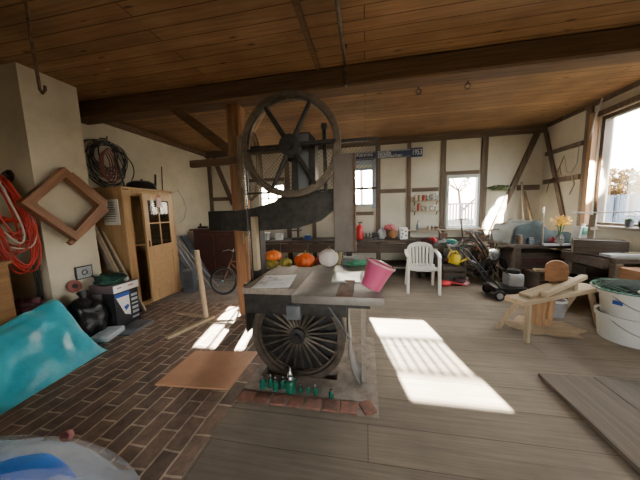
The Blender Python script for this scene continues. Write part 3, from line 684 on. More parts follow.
# red cable bundle
rc = thing('cable_bundle', 'thick hank of red cables hanging at the left edge', 'cable', (-3.62, 1.86, 1.88))
R = random.Random(3)
for i in range(16):
    w = R.uniform(.05, .2); L = R.uniform(.55, .98); x = R.uniform(-.04, .06); oy = R.uniform(-.05, .02) + i * .004
    pts = []
    for k in range(25):
        a = 2 * PI * k / 24; s = math.sin(a / 2) ** 1.3
        pts.append((x + .02 * math.sin(a * 2 + i), oy + w * math.sin(a) * .9 + .1 * s, -L * s + .02 * math.sin(3 * a + i)))
    MB().tube(pts, .009, 6).build('cable_loop', 'palecable' if i % 8 == 2 else 'redcable', rc, 60)
MB().tube([(-.0, -.05, -.42), (.06, 0, -.4), (0, .14, -.44), (-.06, .06, -.44)], .02, 7, True).build('binding', 'redcable', rc, 60)
MB().tube([(-.5, .0, .06), (-.1, 0, .05), (.03, 0, .0), (.03, .0, .05)], .008, 6).build('hook', 'rust', rc, 60)
# black cable coil on left wall
cc = thing('cable_coil', 'big coil of black cables hanging on the left wall above the cabinet', 'cable', (-4.12, 3.42, 2.3))
R = random.Random(5)
for i in range(13):
    rr = R.uniform(.2, .36); ey = R.uniform(.85, 1.15); dy = R.uniform(-.06, .1); dz = R.uniform(-.03, .05)
    pts = [(.03 * math.sin(2 * a + i) + .012 * (i % 5), dy + rr * ey * math.cos(a), dz + (.36 - rr) * .7 + rr * math.sin(a) + .015 * math.sin(3 * a + i)) for a in [2 * PI * k / 40 for k in range(40)]]
    MB().tube(pts, .009 if i % 3 else .006, 6, True).build('cable_loop', 'black', cc, 60)
for i in range(4):
    rr = .15 + .02 * i
    pts = [(.06, -.06 + rr * .55 * math.cos(a) + .03 * i, -.02 + rr * 1.3 * math.sin(a)) for a in [2 * PI * k / 32 for k in range(32)]]
    MB().tube(pts, .009, 6, True).build('cable_loop', 'redbrown', cc, 60)['label'] = 'red-brown loop'
MB().tube([(-.07, .02, .42), (.06, .02, .4), (.07, .02, .44)], .012, 6).build('hook', 'rust', cc, 60)
tag(MB().tube([(-4.16, 4.86, 1.95), (-4.15, 4.98, 2.02), (-4.16, 5.14, 1.85), (-4.15, 5.22, 1.6), (-4.16, 5.1, 1.35), (-4.15, 4.96, 1.3)], .006, 6).build('hanging_wire', 'grey', None, 60), 'thin grey wire curving down the left wall beside the cabinet', 'wire')
# far-left honey cabinet
lc = thing('side_cabinet', 'honey brown wooden cabinet at the left edge under the red cables', 'cabinet', (-3.82, 1.44, 0))
MB().box((0, 0, .53), (.7, .72, 1.0), None, .01).build('carcass', 'honeywood', lc)
MB().box((0, 0, 1.045), (.75, .77, .03), None, .008).build('top_board', 'honeywood', lc)
MB().box((.355, -.17, .5), (.02, .33, .88), None, .005).build('door', 'honeywood', lc); MB().box((.355, .18, .5), (.02, .33, .88), None, .005).build('door', 'honeywood', lc)
for y in (-.05, .06): MB().lathe([(0, 0), (.012, 0), (.018, .02), (0, .03)], (.365, y, .55), (1, 0, 0), 12).build('knob', 'rust', lc, 40)
# turquoise tarp over a pile
def tarp_f(u, v):
    y = 1.0 + 1.11 * u
    prof = [(0, 0), (.06, .14), (.2, .42), (.34, .74), (.44, .92), (.56, 1.0), (.62, .8), (.64, .4), (.66, .02)]
    s = v * (len(prof) - 1); i = min(int(s), len(prof) - 2); t = s - i
    dx = prof[i][0] * (1 - t) + prof[i + 1][0] * t; z = prof[i][1] * (1 - t) + prof[i + 1][1] * t
    e = 1 - max(0, (u - .93) / .07) ** 1.6 * .97
    h = .39 + .22 * u ** 1.2
    n = noise.noise(Vector((y * 2.2, dx * 3, 1))) * .07 + noise.noise(Vector((y * 6, dx * 7, 4))) * .03
    wgt = min(1, z / .2)
    n += .05 * (abs(noise.noise(Vector((y * 4 + dx * 3, dx * 5 - y * 2, 9)))) - .2)
    return Vector((-2.68 - .14 * u - dx * (.9 + .1 * u) + n * wgt * .6, y - .05 * (1 - v) * 0, max(.004, z * h * e + n * wgt * .6 * e)))
tp = thing('turquoise_tarp', 'crumpled turquoise tarpaulin covering a pile at the left', 'tarpaulin', (0, 0, 0))
MB().grid(70, 48, tarp_f).build('tarp_sheet', 'tarp', tp, 80, solid=.004)
MB().blob((-3.08, 1.5, .14), (.1, .38, .14), .1, 2, 2, 3, .13).build('covered_pile', 'darkcloth', tp, 60)
# blue bag under clear sheet in the foreground
def sheet_f(u, v):
    a = 2 * PI * u; rr = v
    px = .98 * rr * math.cos(a); py = .6 * rr * math.sin(a)
    z = .3 * (1 - rr ** 2.4) + .035 * rr * (1 - rr) * 4 * abs(noise.noise(Vector((a * 4, rr * 2, 7)))) + .03 * math.sin(9 * a + 2 * rr) * rr * (1 - rr) * 2 + .03 * noise.noise(Vector((px * 3, py * 3, 2)))
    return Vector((px, py, max(.005, z)))
sh = thing('plastic_sheet', 'clear plastic sheet over a blue bag in the left foreground', 'plastic sheet', (-1.88, .55, 0), .0)
MB().grid(72, 16, sheet_f).build('clear_sheet', 'film', sh, 80)
MB().grid(60, 12, lambda u, v: Vector((sheet_f(u, v * .93).x, sheet_f(u, v * .93).y, max(.003, sheet_f(u, v * .93).z - .035)))).build('inner_sheet', 'palefilm', sh, 80)
MB().blob((.17, .13, .15), (.4, .24, .13), .05, 2.2, 4, 4, .14).build('blue_bag', 'blue', sh, 70)
t = thing('bottle_cap', 'small red cap lying at the edge of the clear plastic sheet', 'cap', (-1.85, 1.09, .1), rot=(1.1, 0, .3))
MB().lathe([(0, .03), (.026, .03), (.03, .024), (.032, 0), (.027, 0), (.025, .024), (0, .025)]).build('cap_body', 'redprint', t, 40)
# boxes by the cabinet
bx = thing('appliance_box', 'black and white printed appliance box on the brick floor before the cabinet', 'box', (-3.4, 2.92, 0), 0)
bx.location = (-3.38, 2.72, 0)
b_ = MB().box((0, 0, .235), (.36, .34, .47), None, .004).build('carton', 'blackprint', bx)
mb = MB().prism([(-.16, .44), (.03, .44), (.03, .12), (-.05, .16)], .001, Matrix(((0, 1, 0, .181), (1, 0, 0, 0), (0, 0, 1, 0), (0, 0, 0, 1)))); mb.build('white_panel', 'paper', bx)
MB().box((.182, -.06, .425), (.002, .2, .05)).build('blue_band', 'blueprint', bx)
MB().prism([(-.06, .26), (.0, .28), (.02, .25), (-.03, .2)], .002, Matrix(((0, 1, 0, .1825), (1, 0, 0, 0), (0, 0, 1, 0), (0, 0, 0, 1)))).build('printed_picture', 'blueprint', bx)
mb = MB()
for z in (.14, .2, .26, .32, .38): mb.box((.1815, .105, z), (.002, .09, .035 if z != .26 else .02))
mb.box((.1815, .1, .07), (.002, .1, .025)); mb.build('printed_symbols', 'lightgrey', bx)
MB().box((-.09, -.171, .24), (.16, .002, .44)).build('grey_side_panel', 'grey', bx)
mb = MB()
for z in (.1, .2, .3, .4): mb.box((.09, -.171, z), (.1, .002, .05))
mb.build('side_symbols', 'darkcloth', bx)
fb = thing('flat_carton', 'flat mauve carton with white printed end on top of the appliance box', 'box', (-3.38, 2.72, .472), 0)
MB().box((0, 0, .05), (.38, .36, .1), None, .004).build('carton', 'mauve', fb)
MB().box((.192, 0, .05), (.003, .35, .095)).build('white_label', 'paper', fb)
mb = MB()
for y, w in ((-.1, .06), (.06, .08)): mb.box((.194, y, .06), (.002, w, .02))
mb.build('printed_marks', 'redprint', fb)
t = thing('foil_bag', 'shiny dark green bag lying on top of the flat carton', 'bag', (-3.4, 2.7, .574))
MB().blob((0, 0, .06), (.17, .16, .08), .35, 2.5, 6, 4, .055).build('bag_body', 'darkgreen', t, 50)
MB().blob((.13, .1, .03), (.03, .03, .035), .2, 3, 2, 2, .03).build('tied_end', 'lightgrey', t, 50)
t = thing('rubbish_bag', 'black shiny rubbish bag between the tarpaulin and printed box', 'bag', (-3.36, 2.32, 0))
MB().blob((0, 0, .23), (.2, .19, .27), .3, 2.2, 8, 4, .225).build('bag_body', 'blackbag', t, 50)
MB().tube([(0, 0, .42), (.01, 0, .5), (-.03, .02, .56)], [.06, .025, .06], 9).build('bag_neck', 'blackbag', t, 50)
tag(MB().box((-3.08, 2.33, .055), (.2, .3, .07), (0, 0, .3), .015).build('foam_block', 'lightgrey', None, 40), 'whitish foam block on the floor by the black bag', 'block')
tag(MB().box((-3.02, 2.6, .012), (.26, .42, .02), (0, 0, .1), .003).build('floor_board', 'greymetal', None, 40), 'thin grey board on the floor in front of the printed box', 'board')
t = thing('cloth_heap', 'maroon clothes heap behind the turquoise tarpaulin', 'clothes', (-3.7, 2.0, 0))
MB().box((0, .0, .2), (.32, .22, .4), None, .02).build('basket', 'darkcloth', t, 40)
MB().blob((.0, .0, .47), (.19, .13, .12), .5, 3, 3, 4).build('garment', 'maroon', t, 60)
MB().blob((.15, .04, .4), (.1, .1, .1), .5, 3, 5, 3).build('garment', 'darkcloth', t, 60)
t = thing('iron_rod', 'pair of thin dark rods standing behind the maroon clothes', 'rod', (-3.72, 2.13, 0))
for k in range(2): MB().tube([(0, .02 * k, 0), (-.02 + .05 * k, .01, 1.0 - .12 * k)], .012, 7).build('rod', 'black', t, 60)
sg = thing('wall_plate', 'small grey plate with dark border at the foot of the pier', 'plate', (-3.59, 2.53, .76))
MB().box((0, 0, 0), (.012, .2, .17), None, .004).build('border', 'black', sg)
MB().box((.007, 0, 0), (.004, .17, .14)).build('face', 'grey', sg)
MB().ring((.01, 0, 0), .03, .006, (1, 0, 0), 20, 5).build('emblem', 'darkcloth', sg, 60)
tag(MB().tube([(-3.57, 2.6, .7), (-3.55, 2.66, .6), (-3.52, 2.72, .58), (-3.54, 2.8, .72)], .01, 6).build('cable_loop', 'black', None, 60), 'short black cable drooping right of the small grey plate', 'cable')
t = thing('wooden_disc', 'round brownish wooden disc leaning at the foot of the pier', 'disc', (-3.56, 2.38, .62), rot=(0, math.radians(78), 0))
MB().lathe([(0, -.015), (.075, -.015), (.08, 0), (.075, .015), (0, .015)]).build('disc', 'redbrown', t, 40)
MB().lathe([(0, .015), (.03, .015), (.028, .022), (0, .022)]).build('knot', 'darkcloth', t, 40)
# ceiling hook
hk = thing('ceiling_hook', 'long rusty rod with a hook hanging from ceiling at the left', 'hook', (-2.45, 1.6, 3.1))
MB().tube([(0.0, 0, 0), (-.005, 0, -.3), (.005, 0, -.62)], .011, 7).build('rod', 'rust', hk, 60)
MB().tube([(.005, 0, -.62), (0.005, 0, -.66), (.025, .0, -.69), (.055, .0, -.67), (.058, .0, -.64)], .01, 7).build('hook', 'rust', hk, 60)
MB().ring((0, 0, -.02), .03, .007, (0, 1, 0), 16, 6).build('ring', 'rust', hk, 60)

# timber stand: upright with foot rails
ts = thing('timber_stand', 'pale wooden upright with a foot batten standing on the bricks', 'stand', (-2.2, 2.96, 0))
MB().tube([(0, 0, .03), (-.045, -.02, .98)], .033, 14).build('upright', 'palewoodz', ts, 50)
MB().bar((-.13, -.56, .02), (.07, .06, .02), .06, .035).build('foot_rail', 'palewood', ts)
MB().bar((-.55, .12, .018), (.0, .04, .018), .04, .03).build('foot_rail', 'palewood', ts)
# back-left corner: dark red sideboard, leaning panels, bicycle
sb = thing('sideboard', 'dark maroon sideboard in the back left corner', 'sideboard', (-3.45, 5.42, 0))
MB().box((0, 0, .56), (1.1, .5, 1.06), None, .01).build('carcass', 'darkred', sb)
MB().box((0, -.02, 1.11), (1.2, .58, .04), None, .01).build('top_board', 'darkred', sb)
for x in (-.28, .28): MB().box((x, -.258, .55), (.5, .015, .9), None, .004).build('door', 'darkred', sb)
for i, (x, kind) in enumerate(((-3.85, 0), (-3.62, 1), (-3.3, 2), (-3.05, 3))):
    lab = ['black hand plane leftmost on the maroon sideboard', 'black tin with a handle second on the maroon sideboard', 'low black clamp third on the maroon sideboard', 'black drill body rightmost on the maroon sideboard'][i]
    t = thing(['hand_plane', 'black_tin', 'bench_clamp', 'hand_drill'][i], lab, ['plane', 'tin', 'clamp', 'drill'][i], (x, 5.34, 1.131))
    if i == 0: MB().box((0, 0, .025), (.24, .07, .05), None, .008).build('sole', 'black', t); MB().blob((-.06, 0, .08), (.025, .02, .045), .1, 2, 1, 2).build('handle', 'black', t, 60)
    if i == 1: MB().lathe([(0, 0), (.06, 0), (.06, .12), (.02, .15), (0, .15)]).build('tin_body', 'black', t, 40); MB().ring((0, 0, .16), .04, .006, (0, 1, 0), 16, 5).build('handle', 'black', t, 60)
    if i == 2: MB().box((0, 0, .02), (.25, .04, .03)).box((-.1, 0, .05), (.03, .04, .08)).build('clamp_bar', 'black', t); MB().cyl((.1, 0, .03), (.1, 0, .1), .01).build('clamp_screw', 'rust', t)
    if i == 3: MB().box((0, 0, .09), (.18, .06, .07), None, .015).build('drill_body', 'black', t, 40); MB().box((-.05, 0, .04), (.05, .05, .08), None, .01).build('grip', 'black', t, 40)
pl = None
for i, (y, tx, m, lab) in enumerate(((4.3, -3.9, 'bluegrey', 'blue-grey sheet metal panel leaning nearest the pine cabinet'), (4.63, -3.95, 'greymetal', 'dark grey sheet panel leaning second from the pine cabinet'), (4.93, -3.9, 'bluegrey', 'blue-grey panel leaning furthest from the pine cabinet'))):
    t = thing('metal_sheet', lab, 'panel', (0, y, 0), 0, 'sheet panels leaning on the left wall')
    MB().bar((-3.62 + .05 * i, 0, 0.02), (tx - .18, .02, 1.12 - .06 * i), .012, .3 - .05 * i, (0, 1, 0)).build('sheet', m, t)
    MB().bar((-3.6 + .05 * i, -.16 + .03 * i, 0.02), (tx - .16, -.14 + .03 * i, 1.13 - .06 * i), .02, .02, (0, 1, 0)).build('edge_strip', 'greymetal', t)
for i in range(3):
    tag(MB().tube([(-3.1 + .08 * i, 4.2 + .1 * i, .01), (-3.98 + .04 * i, 4.3 + .08 * i, 1.25 - .1 * i)], .011, 6).build('steel_tube', 'lightgrey', None, 60),
        ['light steel tube leaning foremost by the blue-grey panels', 'light steel tube leaning in the middle by the panels', 'light steel tube leaning rearmost by the panels'][i], 'tube', 'steel tubes leaning in the left corner')
t = thing('zinc_canister', 'grey metal canister standing before the leaning panels', 'canister', (-3.28, 4.05, 0), .1)
MB().box((0, 0, .21), (.2, .16, .42), None, .02).build('canister_body', 'bluegrey', t, 40)
MB().box((0, 0, .43), (.17, .13, .02), None, .005).build('lid', 'greymetal', t, 40)
MB().tube([(-.06, 0, .44), (-.05, 0, .49), (.05, 0, .49), (.06, 0, .44)], .007, 6).build('handle', 'greymetal', t, 60)
bi = thing('bicycle', 'small dark bicycle leaning behind the main wooden post', 'bicycle', (-2.12, 4.0, 0), math.radians(8), rot=(math.radians(-6), 0, math.radians(8)))
for x in (-.42, .42):
    w = MB().ring((x, 0, .26), .235, .02, (0, 1, 0), 36, 8).build('wheel', 'black', bi, 60)
    MB().ring((x, 0, .26), .213, .009, (0, 1, 0), 36, 6).build('rim', 'greymetal', w, 60)
    mb = MB()
    for k in range(14):
        a = 2 * PI * k / 14; mb.tube([(x, 0, .26), (x + .21 * math.cos(a), 0, .26 + .21 * math.sin(a))], .002, 4)
    mb.cyl((x, -.04, .26), (x, .04, .26), .018); mb.build('spokes', 'chrome', w)
mb = MB()
for a, b in (((-.42, 0, .26), (-.26, 0, .66)), ((-.29, 0, .58), (.05, 0, .28)), ((-.29, 0, .6), (.12, 0, .6)), ((.05, 0, .28), (.16, 0, .66)), ((.42, 0, .26), (.05, 0, .28)), ((.42, 0, .26), (.12, 0, .58))): mb.tube([a, b], .016, 8)
mb.build('frame', 'rust', bi, 60)
MB().tube([(-.26, 0, .64), (-.23, 0, .78), (-.26, -.1, .82), (-.32, -.24, .8)], .012, 7).tube([(-.23, 0, .78), (-.26, .1, .82), (-.32, .24, .8)], .012, 7).build('handlebar', 'black', bi, 60)
MB().blob((.18, 0, .7), (.13, .06, .035), .1, 2, 1, 3).build('saddle', 'black', bi, 60)
MB().ring((.05, .04, .28), .07, .008, (0, 1, 0), 20, 6).bar((.05, .05, .28), (.1, .05, .15), .012, .012).bar((.05, -.03, .28), (0, -.03, .41), .012, .012).build('crank', 'chrome', bi, 60)

# ------------------------------------------------------------------ chair
ch = thing('garden_chair', 'white plastic garden armchair facing the viewer before the back bench', 'chair', (.96, 4.55, 0), math.radians(-4))
def seat_f(u, v):
    x = -.22 + .44 * u; y = -.23 + .44 * v; return Vector((x * (1 + .08 * (1 - v)), y, .41 + .018 * ((u - .5) ** 2) * 4 - .02 * v + (-.012 if v < .04 else 0)))
MB().grid(14, 12, seat_f).build('seat', 'chairwhite', ch, 60, solid=.012)
bk_ = MB()
def bp(s, t):  # backrest surface: s across -1..1, t up 0..1
    w = .21 + .03 * t - .05 * max(0, t - .8) / .2 * abs(s); return Vector((s * w, .2 + .1 * t - .035 * (s * s), .4 + .43 * t - .05 * s * s * t))
for k in range(7):
    s0 = -.78 + k * .26; bk_.grid(1, 8, lambda u, v: bp(s0 - .09 + .18 * u, .06 + .76 * v))
bk_.grid(14, 2, lambda u, v: bp(-1 + 2 * u, .8 + .2 * v)); bk_.grid(14, 1, lambda u, v: bp(-1 + 2 * u, .0 + .1 * v))
for s0 in (-1, .88): bk_.grid(1, 8, lambda u, v: bp(s0 + .12 * u, v))
bk_.build('backrest', 'chairwhite', ch, 60, solid=.012)
for sx in (-1, 1):
    MB().bar((sx * .25, -.25, 0), (sx * .245, -.2, .63), .05, .035, (0, 1, 0), .008).build('leg', 'chairwhite', ch, 40)
    MB().bar((sx * .24, .32, 0), (sx * .225, .2, .43), .045, .035, (0, 1, 0), .008).build('leg', 'chairwhite', ch, 40)
    MB().grid(10, 2, lambda u, v: Vector((sx * (.245 + .015 * math.sin(PI * u)) + (v - .5) * .055, -.22 + .47 * u, .63 + .02 * math.sin(PI * u) + .06 * u * u))).build('armrest', 'chairwhite', ch, 60, solid=.015)

# ------------------------------------------------------------------ back benches
def bench(name, label, x0, x1, y0, y1, z, m='darkwood', drawers=2, shelf=True):
    t = thing(name, label, 'workbench', ((x0 + x1) / 2, (y0 + y1) / 2, 0)); W = x1 - x0; D = y1 - y0
    MB().box((0, 0, z - .03), (W, D, .06), None, .006).build('bench_top', m, t)
    for sx in (-1, 1):
        for sy in (-1, 1): MB().box((sx * (W / 2 - .06), sy * (D / 2 - .06), (z - .06) / 2), (.08, .08, z - .06)).build('leg', m, t)
    if shelf: MB().box((0, .04, .22), (W - .2, D - .12, .03)).build('shelf', m, t)
    for i in range(drawers):
        w = (W - .2) / drawers
        d = MB().box((-W / 2 + .1 + w * (i + .5), -D / 2 + .02, z - .17), (w - .02, .03, .2), None, .004).build('drawer', m, t)
        MB().lathe([(0, 0), (.012, 0), (.016, .02), (0, .028)], (-W / 2 + .1 + w * (i + .5), -D / 2 + .005, z - .17), (0, -1, 0), 12).build('knob', 'rust', d, 40)
    return t
bench('workbench', 'dark brown workbench below the sign at the back wall', -.45, 1.02, 5.36, 6.1, .8, 'darkwood', 2)
bench('workbench', 'dark workbench at the back wall seen beneath the saw arm', -2.7, -.55, 5.4, 6.1, .8, 'darkwood', 3)
bench('workbench', 'dark cluttered low workbench below the window with the fence view', 1.12, 2.42, 5.42, 6.1, .68, 'darkwood', 0)
bench('workbench', 'dark workbench in the right back corner under the grey tarpaulin', 2.5, 3.55, 4.72, 5.75, .78, 'darkwood', 0)
# items on the back bench, right of the column
t = thing('fire_extinguisher', 'red fire extinguisher bottle standing on the back bench by the column', 'extinguisher', (-.14, 5.62, .8))
MB().lathe([(0, 0), (.07, 0), (.075, .02), (.075, .26), (.05, .31), (.025, .33), (.025, .35), (0, .35)]).build('cylinder', 'red', t, 50)
MB().box((.01, 0, .37), (.09, .03, .03)).bar((-.02, 0, .38), (.08, 0, .42), .02, .01).build('valve', 'black', t)
t = thing('wood_board', 'pale beige board standing upright left of the red extinguisher', 'board', (-.29, 5.66, .8))
MB().box((0, 0, .21), (.08, .03, .42), (.05, 0, 0), .004).build('board', 'palewoodz', t); MB().box((.02, -.03, .1), (.03, .02, .2), (.05, 0, 0)).build('strip', 'redbrown', t)
for i, (x, n, lab) in enumerate(((.03, 0, 'black bench vise just right of the red extinguisher'), (.2, 1, 'black grinder on the back bench beside the vise'))):
    t = thing('bench_vise' if i == 0 else 'bench_grinder', lab, 'vise' if i == 0 else 'grinder', (x, 5.6, .8))
    if i == 0:
        MB().box((0, 0, .04), (.11, .1, .08), None, .01).build('base', 'black', t, 40); MB().box((-.03, 0, .11), (.04, .12, .07)).box((.04, 0, .11), (.03, .12, .07)).build('jaw', 'black', t); MB().cyl((.05, 0, .1), (.11, 0, .1), .01).bar((.11, 0, .04), (.11, 0, .16), .01, .01).build('screw_handle', 'black', t)
    else:
        MB().box((0, 0, .03), (.08, .1, .06)).build('base', 'black', t); MB().cyl((-.07, 0, .1), (.07, 0, .1), .045).build('motor', 'black', t, 40); MB().lathe([(0, 0), (.06, 0), (.06, .02), (0, .02)], (.07, 0, .1), (1, 0, 0), 20).build('grinding_wheel', 'grey', t, 40)
t = thing('plastic_bag', 'crumpled whitish plastic bag between grinder and orange gourd', 'bag', (.34, 5.62, .8))
MB().blob((0, 0, .11), (.09, .07, .12), .4, 3, 6, 3, .105).build('bag_body', 'lightgrey', t, 50); MB().tube([(0, 0, .2), (.01, 0, .25)], [.02, .04], 8).build('bag_neck', 'lightgrey', t, 50)
t = thing('ornamental_gourd', 'orange gourd wearing a patterned red cloth cap on the back bench', 'gourd', (.53, 5.58, .8))
MB().blob((.02, 0, .13), (.12, .1, .13), .05, 2, 3, 3, .125, 10, .05).build('fruit', 'orangewood', t, 60)
MB().blob((-.03, -.01, .24), (.12, .1, .1), .15, 3, 2, 3, .03).build('cloth_cap', 'skin_patch', t, 60)
MB().blob((.1, -.05, .22), (.045, .04, .04), .2, 3, 2, 2).build('cloth_flower', 'pinkrim', t, 60)
t = thing('spotted_box', 'white box with black spots on the right end of the back bench', 'box', (.79, 5.6, .8), .1)
MB().box((0, 0, .125), (.16, .12, .25), None, .008).build('box_body', 'paper', t)
mb = MB()
for x, z in ((-.04, .2), (.04, .17), (-.03, .12), (.045, .08), (-.045, .05)): mb.lathe([(0, 0), (.017, 0), (.017, .002), (0, .002)], (x, -.06, z), (0, -1, 0), 14)
mb.build('spots', 'blackprint', t)
# items behind the saw
for i, (x, z, s, m, lab, nm) in enumerate(((-2.42, .8, (.2, .16, .16), 'lightgrey', 'whitish storage box on the bench seen under the saw arm', 'storage_box'), (-2.05, .8, (.16, .14, .12), 'paper', 'small white box right of the whitish storage box', 'storage_box'), (-1.35, .8, (.14, .12, .1), 'bluebin', 'low blue-grey box on the bench behind the pumpkins', 'storage_box'))):
    t = thing(nm, lab, 'box', (x, 5.65, z)); MB().box((0, 0, s[2] / 2), s, None, .01).build('box_body', m, t); MB().box((0, 0, s[2] + .012), (s[0] + .02, s[1] + .02, .022), None, .006).build('lid', 'lightgrey' if m != 'lightgrey' else 'paper', t)
t = thing('drill_press', 'black drill press standing on bench behind the saw, seen under the arm', 'drill', (-1.45, 5.7, .8))
t.location = (-1.62, 5.7, .8)
MB().box((0, 0, .02), (.2, .26, .04), None, .005).build('base', 'iron', t); MB().cyl((0, .08, .04), (0, .08, .55), .025).build('column', 'iron', t, 40)
MB().box((0, -.02, .5), (.14, .28, .14), None, .02).build('head', 'iron', t, 40); MB().box((0, -.04, .22), (.2, .2, .02)).build('table', 'iron', t); MB().cyl((0, -.06, .3), (0, -.06, .43), .015).build('spindle', 'chrome', t, 40)
MB().tube([(.07, -.05, .48), (.16, -.12, .4)], .008, 6).build('lever', 'chrome', t)
# sign board
sn = thing('sign_board', 'long narrow navy board with white lettering and 1953 on the back wall', 'sign', (.35, 6.15, 2.72), 0)
MB().box((-.12, 0, 0), (1.58, .022, .17)).build('board', 'navy', sn)
MB().box((.79, -.004, .0), (.26, .024, .2)).build('year_board', 'navy', sn)
MB().box((-.12, -.0125, .07), (1.56, .002, .012)).box((-.12, -.0125, -.07), (1.56, .002, .008)).build('border_line', 'lightgrey', sn)
text('Johannes', .13, 'lettering', sn, (-.66, -.013, .025), (PI / 2, 0, 0), width=.48); text('Banda', .13, 'lettering', sn, (-.1, -.013, .03), (PI / 2, 0, 0), width=.32)
text('Stellmacher', .1, 'lettering', sn, (-.08, -.013, -.035), (PI / 2, 0, 0), width=.56)
text('1953', .17, 'lettering', sn, (.69, -.0175, 0), (PI / 2, 0, 0), width=.19)
for x0 in (-.87, ): 
    MB().tube([(x0 + .0 + .03 * k, -.014, .04 * math.sin(k * 1.3)) for k in range(7)], .007, 5).build('scroll_ornament', 'lettering', sn, 60)
# shelves with jars between the timbers
shelf_group = 'narrow wall shelves between the timbers'
for z, x0, x1, lab in ((1.63, 1.06, 1.64, 'narrow wall shelf, topmost between the timbers left of the window'), (1.4, 1.06, 1.64, 'narrow wall shelf, middle one between the timbers'), (.955, .4, 2.6, 'long low wall shelf running beneath the window with the fence view')):
    t = thing('wall_shelf', lab, 'shelf', ((x0 + x1) / 2, 6.1, z))
    MB().box((0, 0, -.012), (x1 - x0, .14, .024)).build('shelf_board', 'palewood', t)
    for sx in (-1, 1): MB().bar((sx * ((x1 - x0) / 2 - .05), .06, -.1), (sx * ((x1 - x0) / 2 - .05), -.05, -.02), .02, .02).build('bracket', 'timber', t)
def jar(name, label, loc, r, h, m, lid, group, cat='jar'):
    t = thing(name, label, cat, loc, 0, group)
    MB().lathe([(0, 0), (r, 0), (r, h * .75), (r * .75, h * .85), (r * .75, h * .9), (0, h * .9)], n=16).build('jar_body', m, t, 50)
    MB().lathe([(0, h * .9), (r * .8, h * .9), (r * .8, h), (0, h)], n=16).build('lid', lid, t, 40); return t
ords = ['leftmost', 'second', 'third', 'fourth', 'fifth', 'sixth']
cols_ = [('jartan', 'redbrown'), ('jartan', 'jarred'), ('jarred', 'greymetal'), ('jarglass', 'chrome'), ('jarglass', 'lightgrey'), ('jarglass', 'chrome')]
for i in range(6):
    jar('storage_jar', '%s jar from the left on the topmost narrow shelf' % ords[i], (1.12 + .09 * i, 6.09, 1.63), .035, .12 + .03 * (i > 3), *cols_[i], 'jars on the topmost shelf')
for i in range(5):
    jar('storage_jar', '%s jar from the left on the middle narrow shelf' % ords[i], (1.2 + .085 * i, 6.09, 1.4), .04 if i == 0 else .033, .17 if i == 0 else .11, *[('jarred', 'redbrown'), ('jarglass', 'greymetal'), ('jartan', 'lightgrey'), ('jarglass', 'white'), ('jarglass', 'chrome')][i], 'jars on the middle shelf')
t = thing('spray_bottle', 'dark grey bottle with a bent nozzle on the long low shelf', 'bottle', (1.17, 6.08, .955))
MB().lathe([(0, 0), (.03, 0), (.03, .1), (.012, .15), (0, .15)], n=16).build('bottle_body', 'bluegrey', t, 50); MB().tube([(0, 0, .14), (.005, 0, .19), (.04, 0, .22)], .009, 6).build('nozzle', 'black', t, 60)
for i, (x, m, lab) in enumerate(((1.42, 'jartan', 'tan tin left of three small tins on the long low shelf'), (1.5, 'greywood', 'grey-brown tin in the middle of three on the long low shelf'), (1.58, 'palewood', 'pale tin on the right of three on the long low shelf'))):
    jar('small_tin', lab, (x, 6.08, .955), .034, .1, m, 'lightgrey', 'small tins on the long low shelf', 'tin')
tag(MB().leaves((0, 0, 0), (.24, .03, .06), 420, .06, 4).build('leaf_garland', 'garland', None), 'green leafy garland hanging right of the window on the back wall', 'garland').location = (2.86, 6.12, 1.84)
cu = MB()
cu.grid(40, 6, lambda u, v: Vector((2.66 + .4 * u - .1 * u * v, 6.13 + .012 * math.sin(u * 50), 1.8 - .55 * v)))
tag(cu.build('thin_curtain', film('curtain_film', (.8, .72, .62), .18, .8), None, 60), 'thin pale fringe curtain below the leaf garland', 'curtain')

# clutter under and on the low bench by the window
def heap(name, label, cat, loc, parts):
    t = thing(name, label, cat, loc)
    for i, (pn, c, s, m) in enumerate(parts): MB().blob(c, s, .4, 2.6, i + 3, 3).build(pn, m, t, 60)
    return t
heap('cloth_heap', 'red cloth heap on the low bench right behind the chair', 'cloth', (1.3, 5.55, .68), [('cloth_fold', (0, 0, .07), (.17, .11, .08), 'maroon'), ('cloth_fold', (.07, -.04, .1), (.08, .06, .06), 'red')])
heap('cloth_heap', 'teal green cloth heap on the low bench below the window', 'cloth', (1.68, 5.54, .68), [('cloth_fold', (0, 0, .05), (.17, .1, .065), 'teal'), ('cloth_fold', (.06, -.03, .08), (.09, .06, .04), 'greenc')])
heap('sack', 'dark brown sack lying under the low bench', 'sack', (1.45, 5.6, .235), [('sack_body', (0, 0, .14), (.22, .17, .13), 'darkcloth'), ('sack_neck', (.2, -.05, .12), (.06, .05, .05), 'redbrown')])
heap('sack', 'teal sack on the floor before the low bench', 'sack', (1.75, 5.25, 0), [('sack_body', (0, 0, .08), (.2, .1, .08), 'teal'), ('sack_neck', (.19, 0, .07), (.05, .04, .04), 'teal')])
t = thing('watering_can', 'yellow plastic watering can hanging among the handles below the window', 'watering can', (1.66, 5.12, .36), rot=(0, math.radians(18), .2))
MB().lathe([(0, 0), (.09, 0), (.1, .02), (.085, .16), (.06, .19), (.055, .19), (.05, .17), (0, .17)]).build('can_body', 'yellow', t, 50)
MB().tube([(.08, 0, .04), (.17, 0, .12), (.24, 0, .2)], [.02, .016, .012], 8).build('spout', 'yellow', t, 60)
MB().tube([(-.08, 0, .06), (-.15, 0, .1), (-.13, 0, .2), (-.03, 0, .25), (.05, 0, .19)], .014, 8).build('handle', 'yellow', t, 60)
t = thing('shelf_crate', 'dark crate standing on the floor below the low bench front', 'crate', (1.62, 5.12, 0)); 
t.location = (1.64, 5.1, 0)
